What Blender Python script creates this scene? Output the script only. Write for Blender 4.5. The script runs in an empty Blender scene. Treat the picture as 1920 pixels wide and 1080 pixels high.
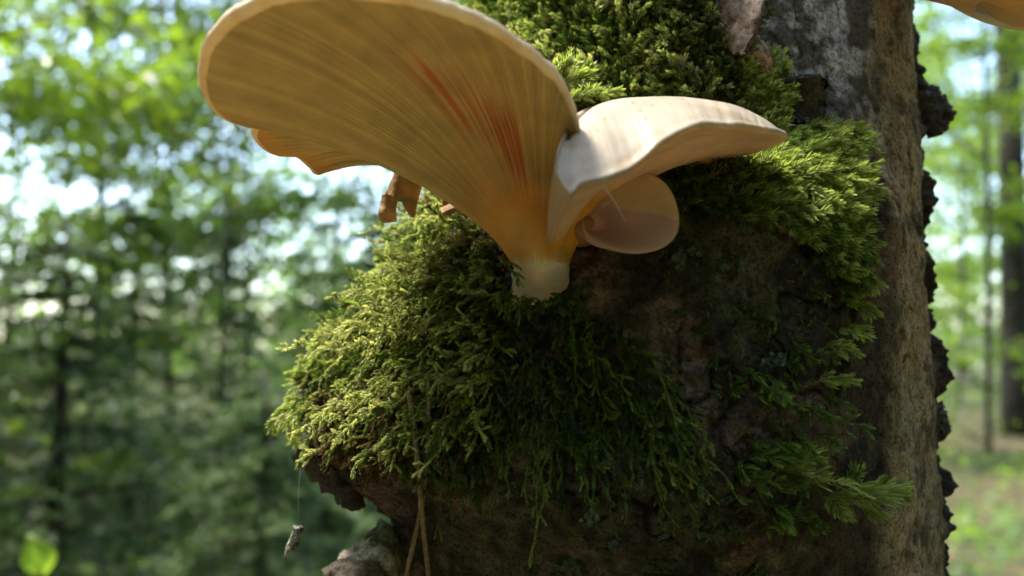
import bpy, math, random
import numpy as np
from mathutils import Vector
from mathutils.bvhtree import BVHTree

rng = np.random.default_rng(7)
random.seed(7)
scene = bpy.context.scene
COL = scene.collection

# ------------------------------------------------------------------ camera
F = 1507.0                       # focal length in photo pixels (1920 wide)
PITCH = math.radians(4.0)
EYE = np.array([0.0, 0.0, 1.2])
FOCUS = 0.176
cam_data = bpy.data.cameras.new('camera')
cam_data.sensor_width = 36.0
cam_data.lens = 36.0 * F / 1920.0
cam_data.clip_start = 0.005
cam_data.clip_end = 500.0
cam_data.dof.use_dof = True
cam_data.dof.focus_distance = FOCUS
cam_data.dof.aperture_fstop = 10.3
cam = bpy.data.objects.new('camera', cam_data)
COL.objects.link(cam)
cam.location = EYE
cam.rotation_euler = (math.radians(90) + PITCH, 0, 0)
scene.camera = cam

# ------------------------------------------------------------------ light
SUN_ELEV = math.radians(66)
SUN_AZ = math.radians(-70)       # measured from +Y (view direction), clockwise; negative = from the left
sun_dir = Vector((math.sin(SUN_AZ) * math.cos(SUN_ELEV), math.cos(SUN_AZ) * math.cos(SUN_ELEV), math.sin(SUN_ELEV)))
world = bpy.data.worlds.new('World')
scene.world = world
world.use_nodes = True
wn = world.node_tree.nodes
bg = wn['Background']
sky = wn.new('ShaderNodeTexSky')
sky.sky_type = 'NISHITA'
sky.sun_disc = False
sky.sun_elevation = SUN_ELEV
sky.sun_rotation = SUN_AZ
sky.air_density = 1.0
sky.dust_density = 2.0
world.node_tree.links.new(sky.outputs[0], bg.inputs[0])
bg.inputs[1].default_value = 0.15
sun_data = bpy.data.lights.new('sun', 'SUN')
sun_data.energy = 1.5
sun_data.angle = math.radians(10)
sun_data.color = (1.0, 0.93, 0.80)
sun = bpy.data.objects.new('sun', sun_data)
COL.objects.link(sun)
sun.location = (-2, 0, 8)
sun.rotation_euler = sun_dir.to_track_quat('Z', 'Y').to_euler()

scene.view_settings.view_transform = 'Standard'
scene.view_settings.look = 'None'
scene.view_settings.gamma = 1.0
scene.view_settings.use_curve_mapping = False
scene.view_settings.exposure = 2.62
scene.cycles.use_denoising = True
scene.cycles.max_bounces = 6
scene.cycles.diffuse_bounces = 4
scene.cycles.glossy_bounces = 2
scene.cycles.transmission_bounces = 4
scene.cycles.transparent_max_bounces = 4
scene.cycles.sample_clamp_indirect = 6.0

# ------------------------------------------------------------------ helpers
AX = np.array([1.0, 0, 0])
AUP = np.array([0, -math.sin(PITCH), math.cos(PITCH)])
AFW = np.array([0, math.cos(PITCH), math.sin(PITCH)])
ZUP = np.array([0, 0, 1.0])


def P(px, py, d):
    """photo pixel + distance along the view axis -> world point"""
    return EYE + AX * ((px - 960) / F * d) + AUP * ((540 - py) / F * d) + AFW * d


def PA(rows):
    return np.array([P(*r) for r in rows])


def ray(px, py):
    v = P(px, py, 1.0) - EYE
    return v / np.linalg.norm(v)


def unit(v):
    return v / np.maximum(np.linalg.norm(v, axis=-1, keepdims=True), 1e-12)


def _hash(ix, iy, iz, seed):
    h = (ix.astype(np.int64) * 374761393 + iy.astype(np.int64) * 668265263 + iz.astype(np.int64) * 2147483647 + seed * 974634721) & 0xffffffff
    h = ((h ^ (h >> 13)) * 1274126177) & 0xffffffff
    h = ((h ^ (h >> 16)) * 2246822519) & 0xffffffff
    return ((h ^ (h >> 15)) & 0xffff) / 32767.5 - 1.0


def vnoise(p, seed=0):
    i = np.floor(p)
    f = p - i
    f = f * f * f * (f * (f * 6 - 15) + 10)
    ix, iy, iz = (i[:, k].astype(np.int64) for k in range(3))
    r = 0
    for dx in (0, 1):
        for dy in (0, 1):
            for dz in (0, 1):
                w = (f[:, 0] if dx else 1 - f[:, 0]) * (f[:, 1] if dy else 1 - f[:, 1]) * (f[:, 2] if dz else 1 - f[:, 2])
                r = r + w * _hash(ix + dx, iy + dy, iz + dz, seed)
    return r


def fbm(p, octaves=4, seed=0, gain=0.5):
    a, r, s = 1.0, 0, 0.0
    for o in range(octaves):
        r = r + a * vnoise(p * (2.03 ** o), seed + o * 17)
        s += a
        a *= gain
    return r / s


def smooth(a, b, x):
    t = np.clip((x - a) / (b - a), 0, 1)
    return t * t * (3 - 2 * t)


def mesh_arr(name, verts, faces, mat=None, cols=None, smooth_shade=True, parent=None, attrs=None):
    """faces: (n,3) or (n,4) int array, or a list of such arrays"""
    if not isinstance(faces, list):
        faces = [faces]
    faces = [np.asarray(f, dtype=np.int32) for f in faces if len(f)]
    verts = np.asarray(verts, dtype=np.float64)
    me = bpy.data.meshes.new(name)
    me.vertices.add(len(verts))
    me.vertices.foreach_set('co', verts.astype(np.float32).ravel())
    loops = np.concatenate([f.ravel() for f in faces])
    tot = np.concatenate([np.full(len(f), f.shape[1], dtype=np.int32) for f in faces])
    start = np.concatenate([[0], np.cumsum(tot)[:-1]]).astype(np.int32)
    me.loops.add(len(loops))
    me.loops.foreach_set('vertex_index', loops)
    me.polygons.add(len(tot))
    me.polygons.foreach_set('loop_start', start)
    me.polygons.foreach_set('loop_total', tot)
    if smooth_shade:
        me.polygons.foreach_set('use_smooth', np.ones(len(tot), dtype=bool))
    me.update(calc_edges=True)
    if cols is not None:
        a = me.color_attributes.new('Col', 'FLOAT_COLOR', 'POINT')
        c = np.ones((len(verts), 4), dtype=np.float32)
        c[:, :3] = cols
        a.data.foreach_set('color', c.ravel())
    if mat:
        me.materials.append(mat)
    ob = bpy.data.objects.new(name, me)
    COL.objects.link(ob)
    if parent:
        ob.parent = parent
        ob.matrix_parent_inverse = parent.matrix_basis.inverted()
    return ob


def tag(o, label=None, cat=None, group=None, kind=None):
    if label: o['label'] = label
    if cat: o['category'] = cat
    if group: o['group'] = group
    if kind: o['kind'] = kind
    return o


def empty(name, loc):
    o = bpy.data.objects.new(name, None)
    o.empty_display_size = 0.01
    COL.objects.link(o)
    o.location = loc
    return o


def grid_faces(nu, nv, wrap_u=False):
    """vertex (i,j) = i*nv+j ; i along u"""
    iu = np.arange(nu if wrap_u else nu - 1)
    jv = np.arange(nv - 1)
    I, J = np.meshgrid(iu, jv, indexing='ij')
    I2 = (I + 1) % nu
    return np.stack([I * nv + J, I2 * nv + J, I2 * nv + J + 1, I * nv + J + 1], -1).reshape(-1, 4)


def tube(path, radii, n=8, cap=True):
    path = np.asarray(path, float)
    radii = np.asarray(radii, float)
    k = len(path)
    tan = unit(np.gradient(path, axis=0))
    ref = np.array([0.31, 0.83, 0.47])
    s = unit(np.cross(tan, ref))
    b = np.cross(tan, s)
    a = np.linspace(0, 2 * np.pi, n, endpoint=False)
    v = path[:, None] + radii[:, None, None] * (np.cos(a)[None, :, None] * s[:, None] + np.sin(a)[None, :, None] * b[:, None])
    v = v.transpose(1, 0, 2).reshape(-1, 3)
    f = [grid_faces(n, k, True)]
    if cap:
        v = np.vstack([v, path[0], path[-1]])
        i = np.arange(n)
        f.append(np.stack([i * k, np.full(n, n * k), ((i + 1) % n) * k], -1))
        f.append(np.stack([i * k + k - 1, ((i + 1) % n) * k + k - 1, np.full(n, n * k + 1)], -1))
    return v, f


def merge(parts):
    vs, fs, o = [], [], 0
    for v, f in parts:
        vs.append(v)
        fs += [x + o for x in (f if isinstance(f, list) else [f])]
        o += len(v)
    f3 = [f for f in fs if f.shape[1] == 3]
    f4 = [f for f in fs if f.shape[1] == 4]
    out = []
    if f3: out.append(np.vstack(f3))
    if f4: out.append(np.vstack(f4))
    return np.vstack(vs), out


def catmull(ctrl, n, closed=False):
    c = np.asarray(ctrl, float)
    k = len(c)
    u = np.linspace(0, k if closed else k - 1, n, endpoint=not closed)
    i = np.floor(u).astype(int)
    if not closed:
        i = np.minimum(i, k - 2)
    f = (u - i)[:, None]
    g = (lambda j: c[j % k]) if closed else (lambda j: c[np.clip(j, 0, k - 1)])
    p0, p1, p2, p3 = g(i - 1), g(i), g(i + 1), g(i + 2)
    return 0.5 * (2 * p1 + (p2 - p0) * f + (2 * p0 - 5 * p1 + 4 * p2 - p3) * f ** 2 + (3 * p1 - p0 - 3 * p2 + p3) * f ** 3)


def by_arc(curve, n, closed=True):
    c = np.vstack([curve, curve[:1]]) if closed else curve
    s = np.concatenate([[0], np.cumsum(np.linalg.norm(np.diff(c, axis=0), axis=1))])
    t = np.linspace(0, s[-1], n, endpoint=not closed)
    return np.stack([np.interp(t, s, c[:, k]) for k in range(3)], -1)


# ------------------------------------------------------------------ materials
def new_mat(name):
    m = bpy.data.materials.new(name)
    m.use_nodes = True
    nt = m.node_tree
    nt.nodes.clear()
    out = nt.nodes.new('ShaderNodeOutputMaterial')
    return m, nt, nt.nodes, nt.links, out


def mat_leafy(name, color=None, trans=0.35, rough=0.55, tint=(1.0, 1.15, 0.5), noise_scale=None, spec=0.3):
    """thin leaf: diffuse + translucent, colour from the mesh attribute or fixed"""
    m, nt, N, L, out = new_mat(name)
    if color is None:
        c = N.new('ShaderNodeAttribute'); c.attribute_name = 'Col'
        csock = c.outputs['Color']
    else:
        rgb = N.new('ShaderNodeRGB'); rgb.outputs[0].default_value = (*color, 1)
        oi = N.new('ShaderNodeObjectInfo')
        geo = N.new('ShaderNodeNewGeometry')
        ad = N.new('ShaderNodeMath'); ad.operation = 'ADD'
        L.new(oi.outputs['Random'], ad.inputs[0]); L.new(geo.outputs['Random Per Island'], ad.inputs[1])
        mr = N.new('ShaderNodeMapRange'); mr.inputs[1].default_value = 0; mr.inputs[2].default_value = 2
        mr.inputs[3].default_value = 0.55; mr.inputs[4].default_value = 1.5
        L.new(ad.outputs[0], mr.inputs[0])
        mul = N.new('ShaderNodeVectorMath'); mul.operation = 'SCALE'
        L.new(rgb.outputs[0], mul.inputs[0]); L.new(mr.outputs[0], mul.inputs['Scale'])
        csock = mul.outputs[0]
    p = N.new('ShaderNodeBsdfPrincipled')
    p.inputs['Roughness'].default_value = rough
    p.inputs['Specular IOR Level'].default_value = spec
    t = N.new('ShaderNodeBsdfTranslucent')
    mt = N.new('ShaderNodeVectorMath'); mt.operation = 'MULTIPLY'
    mt.inputs[1].default_value = tuple(1.9 * x for x in tint)
    L.new(csock, mt.inputs[0])
    L.new(csock, p.inputs['Base Color']); L.new(mt.outputs[0], t.inputs['Color'])
    mix = N.new('ShaderNodeMixShader'); mix.inputs[0].default_value = trans
    L.new(p.outputs[0], mix.inputs[1]); L.new(t.outputs[0], mix.inputs[2])
    L.new(mix.outputs[0], out.inputs[0])
    return m


def mat_flesh(name, trans=0.4, tint=(1.0, 0.72, 0.34), rough=0.5, bump=0.25, bscale=900.0, spec=0.35, mottle=0.18):
    """mushroom flesh: attribute colour, fine mottling, light passing through"""
    m, nt, N, L, out = new_mat(name)
    c = N.new('ShaderNodeAttribute'); c.attribute_name = 'Col'
    tc = N.new('ShaderNodeTexCoord')
    n1 = N.new('ShaderNodeTexNoise'); n1.inputs['Scale'].default_value = 160; n1.inputs['Detail'].default_value = 6
    n2 = N.new('ShaderNodeTexNoise'); n2.inputs['Scale'].default_value = bscale; n2.inputs['Detail'].default_value = 5
    L.new(tc.outputs['Object'], n1.inputs['Vector']); L.new(tc.outputs['Object'], n2.inputs['Vector'])
    mr = N.new('ShaderNodeMapRange'); mr.inputs[1].default_value = 0.3; mr.inputs[2].default_value = 0.7
    mr.inputs[3].default_value = 1 - mottle; mr.inputs[4].default_value = 1 + mottle * 0.5
    L.new(n1.outputs['Fac'], mr.inputs[0])
    mul = N.new('ShaderNodeVectorMath'); mul.operation = 'SCALE'
    L.new(c.outputs['Color'], mul.inputs[0]); L.new(mr.outputs[0], mul.inputs['Scale'])
    b = N.new('ShaderNodeBump'); b.inputs['Strength'].default_value = bump; b.inputs['Distance'].default_value = 0.0006
    L.new(n2.outputs['Fac'], b.inputs['Height'])
    p = N.new('ShaderNodeBsdfPrincipled')
    p.inputs['Roughness'].default_value = rough
    p.inputs['Specular IOR Level'].default_value = spec
    L.new(mul.outputs[0], p.inputs['Base Color']); L.new(b.outputs[0], p.inputs['Normal'])
    t = N.new('ShaderNodeBsdfTranslucent')
    mt = N.new('ShaderNodeVectorMath'); mt.operation = 'MULTIPLY'; mt.inputs[1].default_value = tint
    L.new(mul.outputs[0], mt.inputs[0]); L.new(mt.outputs[0], t.inputs['Color'])
    mix = N.new('ShaderNodeMixShader'); mix.inputs[0].default_value = trans
    L.new(p.outputs[0], mix.inputs[1]); L.new(t.outputs[0], mix.inputs[2])
    L.new(mix.outputs[0], out.inputs[0])
    return m


def mat_bark(name, scale=1.0, bump=0.8, dist=0.0018, rough=0.85, fleck=0.5):
    """attribute colour broken up by grain, specks and relief"""
    m, nt, N, L, out = new_mat(name)
    c = N.new('ShaderNodeAttribute'); c.attribute_name = 'Col'
    tc = N.new('ShaderNodeTexCoord')
    n1 = N.new('ShaderNodeTexNoise'); n1.inputs['Scale'].default_value = 260 * scale; n1.inputs['Detail'].default_value = 8; n1.inputs['Roughness'].default_value = 0.7
    n2 = N.new('ShaderNodeTexNoise'); n2.inputs['Scale'].default_value = 1100 * scale; n2.inputs['Detail'].default_value = 6; n2.inputs['Roughness'].default_value = 0.75
    vo = N.new('ShaderNodeTexVoronoi'); vo.inputs['Scale'].default_value = 700 * scale
    for n in (n1, n2, vo): L.new(tc.outputs['Object'], n.inputs['Vector'])
    mr = N.new('ShaderNodeMapRange'); mr.inputs[1].default_value = 0.3; mr.inputs[2].default_value = 0.7
    mr.inputs[3].default_value = 1 - fleck; mr.inputs[4].default_value = 1 + fleck
    L.new(n1.outputs['Fac'], mr.inputs[0])
    sp = N.new('ShaderNodeMapRange'); sp.inputs[1].default_value = 0.40; sp.inputs[2].default_value = 0.52
    sp.inputs[3].default_value = 0.28; sp.inputs[4].default_value = 1.0
    L.new(n2.outputs['Fac'], sp.inputs[0])
    mm = N.new('ShaderNodeMath'); mm.operation = 'MULTIPLY'
    L.new(mr.outputs[0], mm.inputs[0]); L.new(sp.outputs[0], mm.inputs[1])
    mul = N.new('ShaderNodeVectorMath'); mul.operation = 'SCALE'
    L.new(c.outputs['Color'], mul.inputs[0]); L.new(mm.outputs[0], mul.inputs['Scale'])
    ad = N.new('ShaderNodeMath'); ad.operation = 'MULTIPLY_ADD'; ad.inputs[1].default_value = 0.6
    L.new(n2.outputs['Fac'], ad.inputs[0]); L.new(n1.outputs['Fac'], ad.inputs[2])
    b = N.new('ShaderNodeBump'); b.inputs['Strength'].default_value = bump; b.inputs['Distance'].default_value = dist
    L.new(ad.outputs[0], b.inputs['Height'])
    p = N.new('ShaderNodeBsdfPrincipled')
    p.inputs['Roughness'].default_value = rough
    p.inputs['Specular IOR Level'].default_value = 0.25
    L.new(mul.outputs[0], p.inputs['Base Color']); L.new(b.outputs[0], p.inputs['Normal'])
    L.new(p.outputs[0], out.inputs[0])
    return m


def mat_noise(name, c1, c2, scale, rough=0.9, bump=0.4, dist=0.02, detail=6):
    m, nt, N, L, out = new_mat(name)
    tc = N.new('ShaderNodeTexCoord')
    n1 = N.new('ShaderNodeTexNoise'); n1.inputs['Scale'].default_value = scale; n1.inputs['Detail'].default_value = detail
    L.new(tc.outputs['Object'], n1.inputs['Vector'])
    r = N.new('ShaderNodeValToRGB')
    r.color_ramp.elements[0].position = 0.35; r.color_ramp.elements[1].position = 0.65
    r.color_ramp.elements[0].color = (*c1, 1); r.color_ramp.elements[1].color = (*c2, 1)
    L.new(n1.outputs['Fac'], r.inputs[0])
    b = N.new('ShaderNodeBump'); b.inputs['Strength'].default_value = bump; b.inputs['Distance'].default_value = dist
    L.new(n1.outputs['Fac'], b.inputs['Height'])
    p = N.new('ShaderNodeBsdfPrincipled')
    p.inputs['Roughness'].default_value = rough
    p.inputs['Specular IOR Level'].default_value = 0.2
    L.new(r.outputs[0], p.inputs['Base Color']); L.new(b.outputs[0], p.inputs['Normal'])
    L.new(p.outputs[0], out.inputs[0])
    return m


M_BARK = mat_bark('birch_bark')
M_FLAP = mat_bark('peeling_bark', bump=0.35, dist=0.0006, rough=0.7, fleck=0.35)
M_GILL = mat_flesh('gill_flesh', trans=0.13, tint=(1.0, 0.80, 0.42), bump=0.12)
M_CAP = mat_flesh('cap_flesh', trans=0.34, tint=(1.0, 0.86, 0.58), bump=0.18)
M_STEM = mat_flesh('stem_flesh', trans=0.25, tint=(1.0, 0.75, 0.4), bump=0.35)
M_DRY = mat_flesh('dried_flesh', trans=0.3, tint=(1.0, 0.74, 0.42), bump=0.7, bscale=600, mottle=0.35)
M_MOSS = mat_leafy('moss_leaf', None, trans=0.4, rough=0.5, tint=(1.0, 1.0, 0.65), spec=0.35)
M_LICHEN = mat_bark('lichen', scale=1.5, bump=0.4, dist=0.0004, fleck=0.3)
M_NEEDLE = mat_bark('dry_needle', scale=2.0, bump=0.2, dist=0.0002, rough=0.6, fleck=0.3)
M_SILK = mat_flesh('spider_silk', trans=0.3, tint=(1, 1, 1))
M_TRUNKBG = mat_noise('forest_trunk_bark', (0.025, 0.022, 0.018), (0.065, 0.056, 0.043), 9)
M_BEECH = mat_leafy('beech_leaf', (0.095, 0.155, 0.030), trans=0.5, tint=(1.0, 1.1, 0.4), rough=0.3, spec=0.5)
M_BEECH2 = mat_leafy('young_leaf', (0.125, 0.18, 0.032), trans=0.55, tint=(1.0, 1.1, 0.4), rough=0.3, spec=0.5)
M_SPRUCE = mat_leafy('spruce_needles', (0.070, 0.120, 0.034), trans=0.25, tint=(0.9, 1.0, 0.5))
M_FLOOR = mat_noise('forest_floor_litter', (0.035, 0.045, 0.016), (0.11, 0.08, 0.045), 1.3, dist=0.05)

# ------------------------------------------------------------------ ground
gx = np.concatenate([-np.geomspace(0.2, 120, 40)[::-1], [0], np.geomspace(0.2, 120, 40)])
X, Y = np.meshgrid(gx, gx, indexing='ij')
pts = np.stack([X.ravel(), Y.ravel(), np.zeros(X.size)], -1)
rad = np.hypot(X, Y).ravel()
gz = 0.12 * fbm(pts * 0.35, 3, 5) * smooth(0.5, 4, rad) + 0.9 * fbm(pts * 0.03, 2, 9) * smooth(8, 40, rad)
pts[:, 2] = gz
floor = mesh_arr('forest_floor', pts, grid_faces(len(gx), len(gx)), M_FLOOR)
tag(floor, 'brown and green forest floor covered in leaf litter', None, kind='structure')


def ground_z(x, y):
    p = np.array([[x, y, 0.0]])
    r = np.hypot(x, y)
    return float((0.12 * fbm(p * 0.35, 3, 5) * smooth(0.5, 4, r) + 0.9 * fbm(p * 0.03, 2, 9) * smooth(8, 40, r))[0])


# ------------------------------------------------------------------ the birch trunk with its burl
TX, TY = 0.0575, 0.2545          # trunk axis in plan
TR = 0.0680
PSI_T = np.array([-40, -20, 0, 30, 68, 95, 120, 150.])
H_T = np.array([-.30, -.12, -.08, -.058, -.047, -.040, -.034, -.028, -.015, -.004, .010, .020, .030, .038, .045, .060, .085, .12])
A_T = np.array([
    [0, 0, 0, 0, 0, 0, 0, 0],
    [0, 1, 4, 7, 12, 11, 7, 2],
    [0, 2, 6, 11, 20, 18, 11, 3],
    [0, 3, 8, 15, 25, 23, 14, 4],
    [0, 4, 10, 18, 29, 27, 16, 4],
    [0, 5, 13, 22, 37, 33, 18, 4],
    [0, 6, 15, 26, 45, 39, 20, 5],
    [0, 7, 17, 29, 51, 43, 22, 5],
    [0, 8, 18, 29, 51, 44, 22, 5],
    [0, 9, 18, 28, 46, 40, 20, 4],
    [0, 10, 18, 26, 37, 32, 16, 3],
    [0, 10, 18, 23, 27, 24, 12, 2],
    [0, 10, 16, 15, 22, 19, 9, 1],
    [0, 8, 11, 9, 17, 14, 7, 1],
    [0, 3, 5, 6, 13, 10, 5, 0],
    [0, 1, 1, 2, 5, 4, 2, 0],
    [0, 0, 0, 0, 0, 0, 0, 0],
    [0, 0, 0, 0, 0, 0, 0, 0]]) * 0.001


def burl_amp(psi, h):
    """bilinear in the table with eased steps; psi in degrees"""
    i = np.clip(np.searchsorted(H_T, h) - 1, 0, len(H_T) - 2)
    fh = np.clip((h - H_T[i]) / (H_T[i + 1] - H_T[i]), 0, 1)
    pp = np.clip(psi, PSI_T[0], PSI_T[-1])
    j = np.clip(np.searchsorted(PSI_T, pp) - 1, 0, len(PSI_T) - 2)
    fp = (pp - PSI_T[j]) / (PSI_T[j + 1] - PSI_T[j])
    fp = 0.5 * fp + 0.5 * fp * fp * (3 - 2 * fp)
    a = (A_T[i, j] * (1 - fp) + A_T[i, j + 1] * fp) * (1 - fh) + (A_T[i + 1, j] * (1 - fp) + A_T[i + 1, j + 1] * fp) * fh
    return np.where((psi > 150) | (psi < -40), a * np.clip(1 - np.abs(psi - pp) / 20, 0, 1), a)


def crack_field(p):
    w = p + 0.0025 * np.stack([fbm(p * 120, 2, k) for k in (201, 202, 203)], -1)
    a_ = smooth(0.075, 0.0, np.abs(fbm(w * np.array([95, 95, 50]), 2, 211)))
    b_ = smooth(0.06, 0.0, np.abs(fbm(w * np.array([210, 210, 170]), 2, 217)))
    return np.maximum(a_, 0.6 * b_) * smooth(-.25, .15, fbm(p * 45, 2, 219))


def trunk_point(psi, h, detail=True):
    """psi: degrees from the camera-facing side towards the left; h: height relative to the eye"""
    ps = np.radians(psi)
    amp = burl_amp(psi, h)
    r = TR * (1 - 0.05 * h) + amp
    nx, ny = -np.sin(ps), -np.cos(ps)
    ax = TX + 0.02 * (-h)
    p = np.stack([ax + r * nx, TY + r * ny, EYE[2] + h], -1)
    if detail:
        flat = p.reshape(-1, 3)
        am = (amp.reshape(-1) / 0.03).clip(0, 1)
        q = flat.copy(); q[:, 2] *= 0.55
        lump = fbm(q * 55, 3, 3)
        mid = fbm(flat * 170, 3, 11)
        ridg = 1 - np.abs(fbm(flat * np.array([420, 420, 300]), 3, 23)) * 2
        ph = np.broadcast_to(psi, h.shape).reshape(-1) if np.ndim(psi) else psi
        edge = smooth(-48, -60, ph)
        flake = np.maximum(0, fbm(flat * np.array([110, 110, 130]), 5, 31, 0.55) + 0.10) * edge
        crk = crack_field(flat)
        disp = -(0.0005 + 0.0016 * am) * crk + (0.0010 + 0.0022 * am) * lump + (0.0006 + 0.0016 * am) * mid + (0.0003 + 0.0007 * am) * ridg + 0.0085 * flake - 0.0035 * edge
        nr = np.stack([np.broadcast_to(nx, h.shape).reshape(-1), np.broadcast_to(ny, h.shape).reshape(-1), np.zeros(len(flat))], -1)
        p = (flat + nr * disp[:, None]).reshape(p.shape)
    return p


psi = np.concatenate([np.linspace(-82, 125, 470), np.linspace(128, 275, 42)])
hh = np.concatenate([[-1.25, -0.9, -0.6, -0.4, -0.25, -0.17], np.linspace(-0.10, 0.115, 420), [0.16, 0.25, 0.4, 0.7, 1.1, 1.6, 2.1]])
PS, HH = np.meshgrid(psi, hh, indexing='ij')
TP = trunk_point(PS, HH)
flatp = TP.reshape(-1, 3)
fps, fh = PS.ravel(), HH.ravel()


def mixc(a, b, t):
    t = np.clip(t, 0, 1)[:, None]
    return np.asarray(a) * (1 - t) + np.asarray(b) * t


def bark_colour(p, ps, h):
    n1 = fbm(p * 60, 4, 41); n2 = fbm(p * 130, 4, 43); n3 = fbm(p * 38, 3, 47); n4 = fbm(p * 300, 3, 53)
    dark = np.array([0.058, 0.042, 0.031]); umber = np.array([0.21, 0.135, 0.10]); algae = np.array([0.085, 0.088, 0.045])
    olive = np.array([0.31, 0.245, 0.14]); tan = np.array([0.44, 0.31, 0.18]); pale = np.array([0.46, 0.45, 0.41]); deep = np.array([0.035, 0.027, 0.021])
    c = mixc(dark, umber, smooth(0.02, 0.3, n1))
    c = mixc(c, algae, 0.7 * smooth(0.0, 0.4, n3 + 0.4 * n4))
    c = c * (1 + 0.8 * n4[:, None])
    strip = mixc(olive, tan, smooth(-0.15, 0.25, n3 + 0.25 * smooth(0.02, -0.03, h) * smooth(-0.06, -0.02, h)))
    strip = mixc(strip, np.array([0.10, 0.08, 0.055]), 0.75 * smooth(0.12, 0.42, n2 + 0.25 * n4))
    strip = mixc(strip, deep, 0.6 * smooth(0.25, 0.45, n4))
    ws = smooth(-19, -26, ps + 7 * n1)
    c = mixc(c, strip, ws)
    wp = smooth(0.040, 0.062, h + 0.01 * n1) * smooth(-34, -26, ps + 6 * n2) * smooth(8, -2, ps)
    c = mixc(c, mixc(pale, np.array([0.10, 0.085, 0.065]), smooth(-0.30, 0.28, n2 + 0.8 * n4 + 0.35 * n1)), wp)
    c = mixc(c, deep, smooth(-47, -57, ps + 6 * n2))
    ck = crack_field(p)
    c = c * (1 - np.where(ps > -22, 0.8, 0.55) * ck)[:, None]
    c = mixc(c, [0.30, 0.22, 0.17], 0.8 * smooth(0.06, 0.075, h) * smooth(66, 80, ps))
    return c


birch = empty('birch_trunk', (TX, TY, -0.02))
tag(birch, 'mossy birch trunk with dark burl and peeling bark', 'tree trunk')
trunk = mesh_arr('trunk', flatp, grid_faces(len(psi), len(hh), True), M_BARK, bark_colour(flatp, fps, fh), parent=birch)
top_ring = np.arange(len(psi)) * len(hh) + len(hh) - 1
bvh = BVHTree.FromPolygons([Vector(v) for v in flatp], grid_faces(len(psi), len(hh), True).tolist())


def hit(px, py):
    d = ray(px, py)
    loc, nor, idx, dist = bvh.ray_cast(Vector(EYE), Vector(d), 2.0)
    if loc is None:
        return None
    nor = np.array(nor)
    if nor @ d > 0: nor = -nor
    return np.array(loc), nor


def depth_at(px, py, default=0.24):
    r = hit(px, py)
    return float((r[0] - EYE) @ AFW) if r else default

# broken wooden top of the snag
tp = TP[:, -1]
cen = tp.mean(0)
tv, tf = [], []
k = 64
ring = trunk_point(np.linspace(-82, 275, k), np.full(k, 2.1), False)
up_r = ring + ZUP * (0.05 + 0.09 * np.abs(fbm(ring * 60, 3, 3)))[:, None] + (cen - ring) * 0.12
mid = cen + (ring - cen) * 0.5 + ZUP * 0.03
cv = np.vstack([ring, up_r, mid, cen[None] + ZUP * 0.02])
i = np.arange(k); j = (i + 1) % k
cf = [np.stack([i, j, j + k, i + k], -1), np.stack([i + k, j + k, j + 2 * k, i + 2 * k], -1), np.stack([i + 2 * k, j + 2 * k, np.full(k, 3 * k)], -1)]
mesh_arr('broken_top', cv, cf, M_FLAP, np.tile([0.28, 0.21, 0.14], (len(cv), 1)), parent=birch)


# ------------------------------------------------------------------ mushrooms
def surf_normals(G):
    """G (nu,nv,3) closed along u"""
    du = np.roll(G, -1, 0) - np.roll(G, 1, 0)
    dv = np.gradient(G, axis=1)
    return unit(np.cross(du, dv))


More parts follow.
